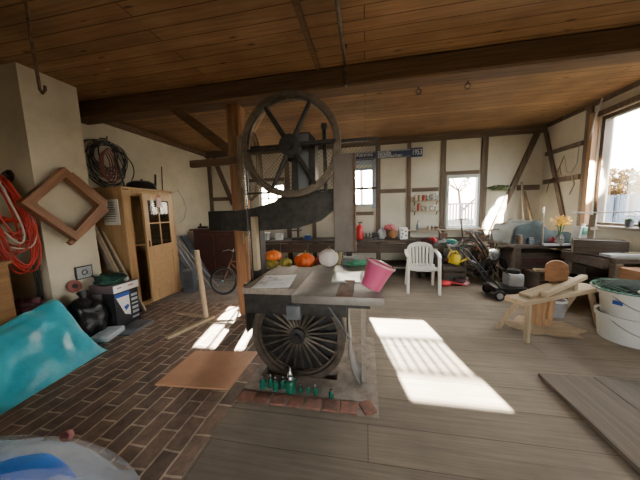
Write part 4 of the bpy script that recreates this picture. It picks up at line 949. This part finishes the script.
for z in (.07, .18, .29):
    for y in (-.12, .12): MB().box((0, y, z), (.4, .015, .09)).build('slat', 'darkwood', t)
for sx in (-1, 1): MB().box((sx * .19, 0, .17), (.02, .24, .34)).build('end_panel', 'darkwood', t)
MB().box((0, 0, .015), (.38, .23, .02)).build('bottom', 'darkwood', t)
t = thing('garden_fork', 'red hand cultivator lying on the floor right of the chair', 'cultivator', (1.5, 4.82, 0), .2)
MB().blob((-.08, 0, .06), (.11, .08, .06), .2, 3, 2, 3, .055).build('motor_housing', 'red', t, 60)
MB().tube([(.0, 0, .09), (.3, -.05, .02)], .014, 7).build('handle', 'red', t, 60); MB().tube([(.0, .05, .06), (.26, .04, .02)], .012, 7).build('handle', 'redbrown', t, 60)

# cylinder mower / tiller with long handles
mo_ = thing('lawn_mower', 'old motor mower with long bent handles left of the shaving bench', 'mower', (2.13, 4.3, 0), .0)
MB().box((.05, 0, .15), (.46, .36, .1), None, .03).build('deck', 'black', mo_, 40)
MB().box((.14, 0, .3), (.22, .22, .2), None, .04).build('engine', 'lightgrey', mo_, 40)
MB().lathe([(0, 0), (.09, 0), (.085, .05), (.03, .07), (0, .07)], (.14, 0, .4)).build('engine_cap', 'black', mo_, 40)
for x, y in ((-.13, -.2), (-.13, .2), (.26, -.2), (.26, .2)):
    w = MB().ring((x, y, .085), .062, .022, (0, 1, 0), 20, 8).build('wheel', 'black', mo_, 60); MB().lathe([(0, -.015), (.05, -.012), (.05, .012), (0, .015)], (x, y, .085), (0, 1, 0), 14).build('wheel_disc', 'grey', w, 40)
for sy in (-1, 1): MB().tube([(-.1, sy * .17, .18), (-.45, sy * .19, .58), (-.62, sy * .22, .8), (-.8, sy * .24, .86)], .01, 8).build('handle_bar', 'black', mo_, 60)
MB().tube([(-.45, -.19, .58), (-.45, .19, .58)], .01, 6).build('cross_bar', 'black', mo_, 60)
for sy in (-1, 1): MB().tube([(-.8, sy * .24, .86), (-.9, sy * .25, .87)], .02, 8).build('grip', 'grey', mo_, 60)
MB().tube([(.05, -.1, .38), (-.3, -.2, .62), (-.6, -.24, .84)], .006, 5).build('throttle_cable', 'black', mo_, 60)
t = thing('hand_cart', 'dark wheeled frame with steering bar behind the mower', 'cart', (2.25, 4.85, 0), .3)
w = MB().ring((0, 0, .3), .26, .018, (0, 1, 0), 32, 7).build('wheel', 'black', t, 60)
mb = MB()
for k in range(10): a = 2 * PI * k / 10; mb.tube([(0, 0, .3), (.25 * math.cos(a), 0, .3 + .25 * math.sin(a))], .003, 4)
mb.build('spokes', 'chrome', w)
MB().tube([(0, .05, .3), (-.25, .05, .75), (-.45, .06, 1.0)], .014, 7).tube([(0, -.05, .3), (-.25, -.05, .75), (-.45, -.06, 1.0)], .014, 7).tube([(0, .05, .3), (.2, .06, .6)], .012, 6).build('frame', 'black', t, 60)
MB().tube([(-.45, -.2, 1.02), (-.45, .2, 1.02)], .014, 7).build('handlebar', 'greymetal', t, 60)
MB().lathe([(0, 0), (.09, 0), (.1, .04), (.04, .06), (0, .06)], (-.12, -.08, .62), (0, -1, 0), 20).build('headlamp', 'chrome', t, 50)
for i, (a, b, m, lab) in enumerate((((1.92, 5.0, .02), (1.42, 5.36, 1.05), 'palewoodz', 'pale rake handle leaning on the bench below the window'), ((1.95, 5.25, .02), (1.86, 5.38, 1.2), 'darkwood', 'dark upright handle leaning below the window'), ((2.3, 5.2, .02), (2.62, 5.44, 1.1), 'darkwood', 'dark handle leaning toward the grey tarpaulin'), ((2.42, 5.16, .02), (2.42, 5.4, .98), 'ropebrown', 'brown handle leaning beside the grey tarpaulin'))):
    t = thing('garden_rake', lab, 'rake', (0, 0, 0), 0, 'tool handles leaning below the window')
    MB().tube([a, b], .014, 7).build('handle', m, t, 60)
    d = Vector(b); MB().bar(d + Vector((-.13, 0, 0)), d + Vector((.13, 0, .02)), .02, .02).tube([d + Vector((-.12, 0, 0)), d + Vector((-.12, -.05, .02))], .005, 5).tube([d + Vector((0, 0, 0)), d + Vector((0, -.05, .02))], .005, 5).tube([d + Vector((.12, 0, 0)), d + Vector((.12, -.05, .02))], .005, 5).build('rake_head', 'rust', t)
heap('straw_heap', 'tangled brown brush and twine heap behind the mower', 'brushwood', (2.3, 5.35, 0), [('tangle', (0, .08, .3), (.18, .16, .3), 'darkcloth'), ('tangle', (.05, -.05, .48), (.16, .14, .16), 'ropebrown')])

t = thing('garden_hose', 'tangled dark garden hose hanging off the low bench behind the mower', 'hose', (2.02, 5.28, .55))
R_ = random.Random(17)
for i in range(5):
    rr = R_.uniform(.16, .3); pts = []
    for k in range(30):
        a = 2 * PI * k / 30; pts.append((rr * math.cos(a) + R_.uniform(-.004, .004), -.03 * i * .6 + .04 * math.sin(2 * a + i), rr * 1.1 * math.sin(a) + .05 * math.sin(3 * a + i) - .05))
    MB().tube(pts, .012, 6, True).build('hose_loop', ('darkgreen', 'black', 'ropebrown', 'rust', 'darkgreen')[i], t, 60)
for i, (a, b, m, lab) in enumerate((((2.36, 4.72, .02), (1.98, 5.38, .98), 'rust', 'rusty hoe handle crossing behind the mower'), ((1.28, 5.2, .02), (1.52, 5.38, .92), 'darkwood', 'dark handle leaning beside the chair'), ((2.5, 4.62, .02), (2.2, 5.36, .85), 'greywood', 'grey handle leaning low behind the mower'))):
    t = thing('garden_hoe', lab, 'hoe', (0, 0, 0), 0, 'hoes leaning on the low bench')
    MB().tube([a, b], .013, 7).build('handle', m, t, 60); d = Vector(b); MB().bar(d, d + Vector((.0, -.1, .03)), .02, .02).box(d + Vector((0, -.1, -.02)), (.13, .01, .1)).build('blade', 'rust', t)
heap('cloth_heap', 'red and pale cloth bundle on the floor beneath the yellow can', 'cloth', (1.72, 4.92, 0), [('cloth_fold', (0, 0, .06), (.12, .08, .07), 'maroon'), ('cloth_fold', (.08, -.03, .05), (.07, .06, .05), 'pinkrim')])

# ------------------------------------------------------------------ right corner
def tarp2(u, v):
    x = -.62 + 1.24 * u; y = -.5 + .95 * v
    h = .30 * math.exp(-((x + .3) / .34) ** 4) * (1 if v > .1 else v / .1) + .17 * math.exp(-((x - .25) / .42) ** 4) * (1 if v > .06 else v / .06)
    n = .03 * noise.noise(Vector((x * 5, y * 5, 3)))
    e = min(u, 1 - u, v, 1 - v) / .06
    return Vector((x, y, max(.005, (h + n + .03) * min(1, e))))
t = thing('grey_tarpaulin', 'blue-grey tarpaulin draped over things on the corner workbench', 'tarpaulin', (3.0, 5.28, .78)); t.scale = (.82, .92, 1)
MB().grid(44, 30, tarp2).build('tarp_sheet', 'tarpgrey', t, 80)
MB().blob((-.3, -.02, .13), (.2, .3, .12), .1, 2, 2, 3, .12).build('covered_tool', 'tarpdark', t, 60)
t = thing('flower_bunch', 'dark red flower bunch lying on the front of the corner workbench', 'flowers', (3.08, 4.76, .785))
MB().leaves((0, 0, .06), (.09, .04, .06), 120, .05, 6).build('blossoms', 'redflower', t); MB().tube([(0, 0, .03), (.15, .02, .01)], .01, 6).build('stems', 'leaf', t)
for i, (c, s, rz, m, lab) in enumerate((((3.12, 4.66, .795), (.5, .1, .03), -.08, 'lightgrey', 'whitish board lying along the front of the corner workbench'),)):
    tag(MB().box(c, s, (0, 0, rz), .004).build('white_board', m), lab, 'board')
tag(MB().bar((2.62, 4.4, .43), (3.02, 4.33, .43), .12, .03).build('wood_offcut', 'palewood'), 'pale wood offcut lying on crates beneath the corner workbench', 'offcut')
t = thing('shelf_crate', 'dark crate pile filling the space under the whitish board', 'crate', (2.84, 4.42, 0))
for z in (.1, .25, .36): MB().box((0, -.18, z), (.5, .02, .1)).build('slat', 'darkwood', t)
MB().box((0, .02, .2), (.48, .36, .38)).build('crate_body', 'darkwood', t)
t = thing('storage_chest', 'dark slatted storage chest filling the space under the corner workbench', 'chest', (3.02, 5.2, 0))
MB().box((0, 0, .3), (.72, .72, .58), None, .01).build('chest_body', 'darkwood', t); MB().box((0, 0, .61), (.76, .76, .04), None, .01).build('lid', 'darkwood', t)
for z in (.12, .3, .48): MB().box((0, -.366, z), (.7, .015, .12)).build('slat', 'darkred', t)
for i, (a, b, m, lab) in enumerate((((3.2, 5.72, .8), (3.3, 6.14, 1.95), 'greywood', 'grey batten standing on the corner workbench against the back wall, left of two'), ((3.4, 5.72, .8), (3.36, 6.14, 1.75), 'ropebrown', 'brown batten standing on the corner workbench against the back wall, right of two'))):
    tag(MB().bar(a, b, .035, .03).build('wooden_batten', m), lab, 'batten', 'battens in the right back corner')
for i, (x, y, h, m, lab) in enumerate(((2.62, 4.86, .16, 'rust', 'rusty tin at the left front of the corner workbench'), (2.78, 4.84, .11, 'bluegrey', 'blue-grey tin beside the rusty one on the corner workbench'), (3.3, 4.92, .13, 'black', 'black tin right of the red flowers on the corner workbench'))):
    jar('paint_tin', lab, (x, y, .782), .055, h, m, 'greymetal', 'tins along the front of the corner workbench', 'tin')
# right-hand workbench with planing vise and toolbox
rb = thing('workbench', 'long dark joiner bench along the right wall under the big window', 'workbench', (3.33, 4.02, 0))
MB().box((0, 0, .73), (.66, .84, .06), None, .006).build('bench_top', 'darkwood', rb)
for sx in (-1, 1):
    for sy in (-.36, .36): MB().box((sx * .26, sy, .35), (.08, .08, .7)).build('leg', 'greywood', rb)
MB().box((0, 0, .2), (.55, .7, .03)).build('shelf', 'darkwood', rb)
for z in (.32, .48): MB().box((.0, .2, z), (.5, .25, .14)).build('stored_board', 'darkwood', rb)
MB().box((-.36, 0, .68), (.06, .7, .12)).build('vise_jaw', 'darkwood', rb)
tb_ = thing('wooden_toolbox', 'dark brown wooden toolbox on the joiner bench beneath the window', 'toolbox', (3.22, 4.06, .762), math.radians(-30)); tb_.scale = (.8, .8, .85)
tb_.location = (3.14, 4.02, .762)
for y in (-.14, .14): MB().box((0, y, .11), (.62, .02, .22)).build('side_board', 'beam' if y > 0 else 'darkwood', tb_)
for x in (-.3, .3): MB().box((x, 0, .11), (.02, .26, .22)).build('end_board', 'darkwood', tb_)
MB().box((0, 0, .01), (.58, .26, .02)).build('bottom', 'darkwood', tb_)
MB().box((0, 0, .19), (.56, .24, .04)).build('tools_tray', 'darkcloth', tb_)
t = thing('white_plank', 'whitish planed plank lying on the near end of the joiner bench', 'plank', (3.32, 3.76, .762), .05)
MB().box((0, 0, .02), (.62, .16, .035), None, .004).build('plank', 'lightgrey', t); MB().box((.1, .02, .045), (.3, .05, .015)).build('batten', 'palewood', t)
t = thing('wood_cabinet', 'small reddish wooden cabinet at the right edge behind the white buckets', 'cabinet', (3.3, 2.78, 0))
t.location = (3.02, 3.0, 0)
MB().box((.2, 0, .34), (.5, .3, .62), None, .008).build('carcass', 'orangewood', t); MB().box((.2, 0, .66), (.52, .32, .03), None, .005).build('top_board', 'orangewood', t)
MB().box((.2, -.156, .34), (.42, .015, .5), None, .004).build('door', 'orangewood', t); MB().lathe([(0, 0), (.012, 0), (.016, .02), (0, .028)], (.36, -.16, .36), (0, -1, 0), 12).build('knob', 'rust', t, 40)
t.location = (3.05, 3.38, 0)
# objects in front of the big window
t = thing('flower_bunch', 'yellow dried flowers in a jar at the left of the big window', 'flowers', (3.05, 4.62, .80))
t.location = (3.1, 4.66, .78)
MB().lathe([(0, 0), (.05, 0), (.06, .1), (.04, .16), (.045, .18), (0, .18)], n=18).build('jar', 'jarglass', t, 50)
mb = MB()
for k in range(9): a = k * 2.4; mb.tube([(0, 0, .1), (.09 * math.cos(a) * (k / 9), .09 * math.sin(a) * (k / 9), .36)], .004, 4)
mb.build('stems', 'leaf', t); MB().leaves((0, 0, .4), (.14, .12, .09), 160, .055, 9).build('blossoms', 'flower', t)
tag(MB().bar((3.5, 5.0, 1.3), (3.52, 4.18, 1.31), .02, .02).tube([(3.5, 5.0, 1.3), (3.66, 5.0, 1.3)], .01, 6).tube([(3.52, 4.2, 1.31), (3.66, 4.2, 1.31)], .01, 6).build('hanging_rail', 'greymetal'), 'thin dark rail across the lower left of the big window', 'rail')
t = thing('upright_board', 'pale upright timber standing in front of the window post', 'timber', (3.36, 4.5, .76))
MB().bar((0, 0, 0), (.03, .02, .5), .07, .04).build('timber', 'greywood', t); MB().box((.02, -.02, .3), (.1, .02, .04)).build('crosspiece', 'greywood', t)
t.location = (3.25, 4.3, .78)
t = thing('garden_stick', 'thin upright white-tipped stick at the left of the yellow flowers', 'stick', (2.9, 4.72, .81))
MB().tube([(0, 0, -.02), (-.01, .02, .55)], .012, 7).build('shaft', 'greywood', t, 60); MB().tube([(-.01, .02, .5), (-.01, .02, .6)], .016, 7).build('tip', 'white', t, 60)
t = thing('pale_canister', 'mint and white plastic canister right of the yellow flowers', 'canister', (3.34, 4.62, .78), .3)
MB().box((0, 0, .16), (.16, .12, .3), (0, .2, 0), .02).build('canister_body', 'lightgrey', t, 40); MB().box((.02, -.01, .24), (.1, .13, .1), (0, .2, 0), .01).build('label_band', 'greenc', t, 40); MB().cyl((.06, 0, .31), (.07, 0, .35), .022).build('cap', 'white', t, 40)
for i, (y, m, lab) in enumerate(((4.02, 'black', 'dark small pot on the window sill beside the green plant'), (4.2, 'bluegrey', 'dark small pot on the window sill, second from the plant'))):
    t = thing('sill_pot', lab, 'pot', (3.62, y, 1.1), 0, 'dark pots on the big window sill'); MB().lathe([(0, 0), (.035, 0), (.05, .09), (.042, .09), (.03, .02), (0, .02)], n=18).build('pot_body', m, t, 50); MB().blob((0, 0, .1), (.045, .045, .035), .4, 4, i, 2).build('plant', 'darkgreen', t, 60)
t = thing('potted_plant', 'green leafy plant on the window sill at the right edge', 'plant', (3.6, 3.84, 1.1)); MB().lathe([(0, 0), (.05, 0), (.065, .1), (.055, .1), (.04, .02), (0, .02)], n=18).build('pot_body', 'rust', t, 50); MB().leaves((0, 0, .2), (.11, .11, .12), 130, .09, 12).build('foliage', 'leaf', t)
# sticks and wires on right wall
tag(MB().tube([(3.66, 4.86, 3.08), (3.6, 4.9, 2.75), (3.64, 5.0, 2.38)], .012, 6).build('pull_rod', 'lightgrey', None, 60), 'thin pale rod hanging from the ceiling by the big window', 'rod')
tag(MB().tube([(3.66, 5.95, 1.7), (3.64, 5.85, 1.95), (3.65, 5.75, 1.98), (3.64, 5.62, 2.15), (3.66, 5.55, 2.35)], .008, 6).tube([(3.65, 5.62, 2.15), (3.64, 5.56, 2.0)], .007, 5).build('hanging_branch', 'ropebrown', None, 60), 'crooked dark branch hanging on the right wall timbers', 'branch')
tag(MB().tube([(3.64, 5.5, 1.98), (3.62, 5.4, 2.0), (3.62, 5.28, 1.95), (3.63, 5.22, 1.8), (3.62, 5.3, 1.62)], .012, 6).build('rope_loop', 'palecable', None, 60), 'pale rope loop hanging on the right wall beside the window post', 'rope')
tag(MB().tube([(3.64, 5.5, 2.3), (3.63, 5.42, 2.05), (3.62, 5.3, 2.0), (3.63, 5.2, 2.15), (3.64, 5.2, 2.5)], .006, 5).build('hanging_wire', 'grey', None, 60), 'thin dark wire drooping on the right wall between rails', 'wire')
# pipe along the ceiling, hooks
pp = thing('ceiling_pipe', 'thin metal pipe running along the ceiling boards to the beam', 'pipe', (-.2, 0, 3.06))
MB().cyl((0, -2, 0), (-.01, 3.02, -.0), .017, n=10).build('pipe', 'ironrim', pp, 40)
for y in (.4, 1.6, 2.7): MB().bar((-.03, y, .02), (.03, y, .02), .03, .03).build('clip', 'rust', pp)
MB().cyl((-.01, 3.02, 0), (-.01, 3.02, -.2), .017, n=10).build('pipe_drop', 'ironrim', pp, 40)
for i, (x, lab) in enumerate(((.62, 'small iron ring under the beam, left of two'), (1.15, 'small iron ring under the beam, right of two'))):
    t = thing('iron_ring', lab, 'ring', (x, 3.27, 2.85), 0, 'iron rings under the ceiling beam'); MB().ring((0, 0, -.035), .028, .006, (0, 1, 0), 18, 6).build('ring', 'iron', t, 60); MB().tube([(0, 0, -.01), (0, 0, .03)], .006, 6).build('eye', 'iron', t, 60)

# ------------------------------------------------------------------ shaving horse, log, buckets, platform
hs = thing('shaving_horse', 'pale wooden shaving bench with a round clamp head and splayed legs', 'shaving horse', (2.1, 3.15, 0), math.atan2(.55, 1.05))
L = 1.3
MB().box((0, 0, .45), (L, .2, .05), None, .008).build('bench_plank', 'palewood', hs)
for fx, fy, x, y in ((-.53, -.07, -.5, -.05), (-.5, .27, -.46, .06), (.62, -.1, .52, -.05), (.62, .26, .52, .06)):
    MB().bar((fx, fy, 0), (x, y, .43), .045, .045, (0, 1, 0), .006).build('leg', 'palewoodz', hs)
MB().bar((-.5, -.0, .49), (.22, .0, .58), .12, .04, (0, 0, 1), .006).build('work_ramp', 'palewood', hs)
MB().box((.22, -.02, .54), (.05, .1, .14)).build('ramp_block', 'palewood', hs)
MB().bar((-.42, -.13, .53), (.4, -.04, .61), .06, .05, (0, 0, 1), .006).build('workpiece', 'palewood', hs)
MB().bar((.02, .06, .12), (.05, .05, .66), .05, .06).build('swing_arm', 'rawlog', hs)
arch = [(-.09, -.12), (.09, -.12), (.1, 0)] + [(.1 * math.cos(k * PI / 10), .02 + .1 * math.sin(k * PI / 10)) for k in range(1, 10)] + [(-.1, 0)]
ax_ = Vector((.84, .53, 0)).normalized(); px_ = Vector((.53, -.84, 0)).normalized()
mtx = Matrix((px_, ax_, Vector((0, 0, 1)))).transposed().to_4x4(); mtx.translation = Vector((.04, .03, .70)) - ax_ * .03
MB().prism(arch, .06, mtx).build('clamp_head', 'orangewood', hs, 40)
lg = thing('chopping_log', 'peeled upright log under the shaving bench on a heap of shavings', 'log', (2.06, 3.3, 0))
MB().lathe([(0, 0), (.12, 0), (.115, .05), (.1, .2), (.105, .4), (0, .4)], n=18).build('trunk', 'rawlog', lg, 60)
lg.location = (2.06, 3.32, 0)
tag(MB().blob((2.06, 3.25, .012), (.34, .24, .02), .5, 3, 4, 4, .01).build('wood_shavings', 'palewood', None, 60), 'flat heap of wood shavings around the upright log', 'shavings', None, 'stuff')
t = thing('plastic_tub', 'small grey tub behind the upright log under the shaving bench', 'tub', (2.42, 3.62, 0))
MB().lathe([(0, 0), (.09, 0), (.11, .22), (.1, .22), (.08, .02), (0, .02)]).build('tub_body', 'grey', t, 50); MB().lathe([(.105, .2), (.118, .2), (.118, .225), (.105, .225), (.105, .2)]).build('rim', 'white', t, 40)
def bucket(label, z, r, h, sticker):
    t = thing('plastic_bucket', label, 'bucket', (2.76, 3.05, z), 0, 'white buckets stacked at the right edge')
    MB().lathe([(0, 0), (r * .9, 0), (r * .91, .01), (r, h), (r * .97, h), (r * .88, .015), (0, .015)], n=40).build('bucket_body', 'white', t, 50)
    MB().lathe([(r * .99, h - .05), (r * 1.03, h - .05), (r * 1.05, h), (r * .98, h), (r * .98, h - .05)], n=40).build('rim', 'white', t, 40)
    a0, a1 = math.radians(195), math.radians(315)
    MB().tube([(r * 1.02 * math.cos(a0 + (a1 - a0) * k / 14), r * 1.02 * math.sin(a0 + (a1 - a0) * k / 14), h - .04 - .12 * math.sin(PI * k / 14)) for k in range(15)], .005, 6).build('handle', 'grey', t, 60)
    if sticker:
        a = math.radians(203); MB().box((0, 0, 0), (.075, .004, .04)).build('sticker', 'blueprint', t).matrix_local = Matrix.Translation((r * .995 * math.cos(a), r * .995 * math.sin(a), h * .62)) @ Matrix.Rotation(a + PI / 2, 4, 'Z')
    return t
bucket('white plastic bucket at the bottom of the stack at right edge', 0, .272, .285, False)
bucket('white plastic bucket with a blue sticker on top of the stack', .262, .265, .27, True)
wb = thing('wire_basket', 'green wire mesh basket lying on the top white bucket', 'basket', (2.74, 3.05, .545), rot=(0, math.radians(-3), .2))
mb = MB()
for i in range(13):
    t_ = -.3 + .6 * i / 12; c = math.sqrt(max(0.0, .31 ** 2 - t_ ** 2)); mb.tube([(t_, -c, .02), (t_, 0, .03 + .02 * math.sin(i)), (t_, c, .02)], .004, 5); mb.tube([(-c, t_, .025), (0, t_, .04), (c, t_, .025)], .004, 5)
mb.build('wire_grid', 'wiregreen', wb); MB().blob((0, 0, .02), (.26, .26, .05), .3, 4, 3, 3, .018).build('dark_fill', 'filldark', wb, 50); MB().ring((0, 0, .02), .31, .008, (0, 0, 1), 40, 6).build('rim_wire', 'wiregreen', wb, 60)  # dark heap added to make the inside of the basket look dark
tag(MB().blob((2.62, 2.84, .58), (.035, .035, .022), .1, 2, 1, 2, .02).build('white_ball', 'white', None, 60), 'small white ball resting on the green wire basket', 'ball')
pf = thing('plank_platform', 'weathered plank platform lying on the wooden floor at right', 'platform', (2.2, 1.35, 0))
for i in range(4):
    MB().box((-.59 + .395 * i, -.0 + random.uniform(-.01, .01), .028), (.39, 1.8, .035), None, .004).build('plank', 'platform', pf)
for y in (-.7, .7): MB().box((0, y, .006), (1.55, .08, .01)).build('bearer', 'darkwood', pf)

# ------------------------------------------------------------------ outdoors
struct(MB().box((0, 6, -.2), (60, 60, .1)).build('ground_yard', 'yard'))
fn = thing('board_fence', 'whitish vertical board fence outside the big right window', 'fence', (7.2, 8.0, -.15))
R = random.Random(11)
for i in range(44): MB().box((R.uniform(-.01, .01), -3.3 + .15 * i, .92 + R.uniform(-.02, .02)), (.025, .132, 1.8)).build('board', 'fence', fn)
for z in (.4, 1.5): MB().bar((.04, -3.4, z), (.04, 3.4, z), .05, .07).build('rail', 'fencegrey', fn)
fn2 = thing('picket_fence', 'grey picket fence outside the small back window', 'fence', (3.2, 9.6, -.15))
for i in range(28): MB().box((-1.35 + .1 * i, 0, .87), (.05, .02, 1.74)).build('picket', 'fencegrey', fn2)
for z in (.5, 1.72): MB().bar((-1.4, .03, z), (1.4, .03, z), .04, .06).build('rail', 'fencegrey', fn2)
t = thing('garden_tub', 'blue plastic tub before the picket fence outside', 'tub', (2.95, 9.0, -.15)); MB().lathe([(0, 0), (.3, 0), (.36, .95), (.33, .95), (.28, .03), (0, .03)]).build('tub_body', 'bluebin', t, 50); MB().lathe([(.35, .92), (.38, .92), (.38, .97), (.35, .97), (.35, .92)]).build('rim', 'bluebin', t, 40)
for i, (x, y, s, lab) in enumerate(((8.3, 10.3, 1.0, 'golden autumn bush beyond the fence, nearer the window post'), (8.5, 7.5, 1.05, 'golden autumn bush beyond the fence at the right edge'))):
    t = thing('autumn_bush', lab, 'bush', (x, y, -.15), 0, 'golden bushes beyond the fence')
    MB().leaves((0, 0, 1.45 * s), (.85, 1.35, 1.3), 6500, .17, 20 + i, .1).build('foliage', 'autumn', t)
    for k in range(5): a = k * 1.3; MB().tube([(0, 0, 0), (.3 * math.cos(a), .4 * math.sin(a), 1.0), (.5 * math.cos(a), .7 * math.sin(a), 2.0)], [.05, .03, .012], 6).build('branch', 'bark', t)
# unseen slatted pergola, added so its bars stripe the sunlight through the middle window
pg = thing('sun_stripe_pergola', 'unseen slatted timber pergola added to stripe the sun through the middle window', 'pergola', (-1.25, 9.2, -.15))
for x in (-1.1, 1.1): MB().box((x, 0, 2.0), (.1, .1, 4.0)).build('post', 'fencegrey', pg)
for z in (3.62, 3.95): MB().bar((-1.1, 0, z), (1.1, 0, z), .04, .025).build('rail', 'fencegrey', pg)
for i in range(24): MB().box((-1.03 + .09 * i, 0, 3.785), (.045, .03, .31)).build('slat', 'fencegrey', pg)
bt = thing('bare_tree', 'bare branched tree outside the small back window', 'tree', (4.3, 12.5, -.15))
R = random.Random(2)
def branch(a, d, l, r, dep, mb):
    b = a + d * l; mb.tube([a, b], [r, r * .65], 6)
    if dep:
        for _ in range(3):
            nd = (d + Vector((R.gauss(0, .5), R.gauss(0, .5), R.gauss(.1, .35)))).normalized(); branch(b, nd, l * R.uniform(.6, .8), r * .6, dep - 1, mb)
mb = MB(); branch(Vector((0, 0, 0)), Vector((0, 0, 1)), 1.4, .1, 4, mb); mb.build('trunk', 'bark', bt)

t = thing('sun_block_tree', 'unseen dark conifer added to block the sun behind the back wall', 'tree', (.6, 14.0, -.15))  # unseen tree, added to keep sun out of the fence-view window
mb = MB()
for z, r in ((4.7, 1.0), (5.4, .95), (6.1, .8), (6.8, .5)): mb.lathe([(0, .9), (r * .5, .45), (r, 0), (0, .1)], (0, 0, z), n=14)
mb.leaves((0, 0, 5.9), (.95, .95, 1.5), 900, .3, 31, .5).build('foliage', 'leaf', t); MB().cyl((0, 0, 0), (0, 0, 5.0), .14, .09, 10).build('trunk', 'bark', t, 60)

# ------------------------------------------------------------------ light
SUN = Vector((.2, -1, -.54)).normalized()
sl = bpy.data.lights.new('sun', 'SUN'); sl.energy = 190; sl.angle = math.radians(.53); sl.color = (1, .9, .74)
so = bpy.data.objects.new('sun', sl); col.objects.link(so); so.rotation_euler = SUN.to_track_quat('-Z', 'Y').to_euler(); so.location = (-4, 20, 12)
w = bpy.data.worlds.new('world'); sc.world = w; w.use_nodes = True; nt = w.node_tree
sky = nt.nodes.new('ShaderNodeTexSky'); sky.sky_type = 'NISHITA'; sky.sun_disc = False; sky.sun_elevation = math.radians(27); sky.sun_rotation = math.radians(-13.5)
sky.air_density = 1.0; sky.dust_density = 3.0; sky.altitude = 50
bg = nt.nodes['Background']; mixn = nt.nodes.new('ShaderNodeMix'); mixn.data_type = 'RGBA'; mixn.inputs[0].default_value = .55
nt.links.new(sky.outputs[0], mixn.inputs[6]); mixn.inputs[7].default_value = (7, 6.5, 5.6, 1)
nt.links.new(mixn.outputs[2], bg.inputs[0]); bg.inputs[1].default_value = 3.0
# spot lamps added outside for a bright patch, thrown through the big window on to the corner of the back wall
for tx, tz, ang, e in ((2.9, 1.02, 5.6, 110000), (2.93, 1.28, 4.0, 110000), (2.98, 1.52, 2.4, 110000), (2.76, 1.08, 3.0, 60000)):
    sp = bpy.data.lights.new('wall_patch_spot', 'SPOT'); sp.energy = e; sp.spot_size = math.radians(ang); sp.spot_blend = .35; sp.shadow_soft_size = .02; sp.color = (1, .93, .8)
    sp_o = bpy.data.objects.new('wall_patch_spot', sp); col.objects.link(sp_o); sp_o.location = (5.53, 1.0, 3.66)
    sp_o.rotation_euler = (Vector((tx, 6.2, tz)) - sp_o.location).to_track_quat('-Z', 'Y').to_euler()

sc.view_settings.view_transform = 'AgX'
try: sc.view_settings.look = 'None'
except Exception: pass
sc.view_settings.exposure = 0.55
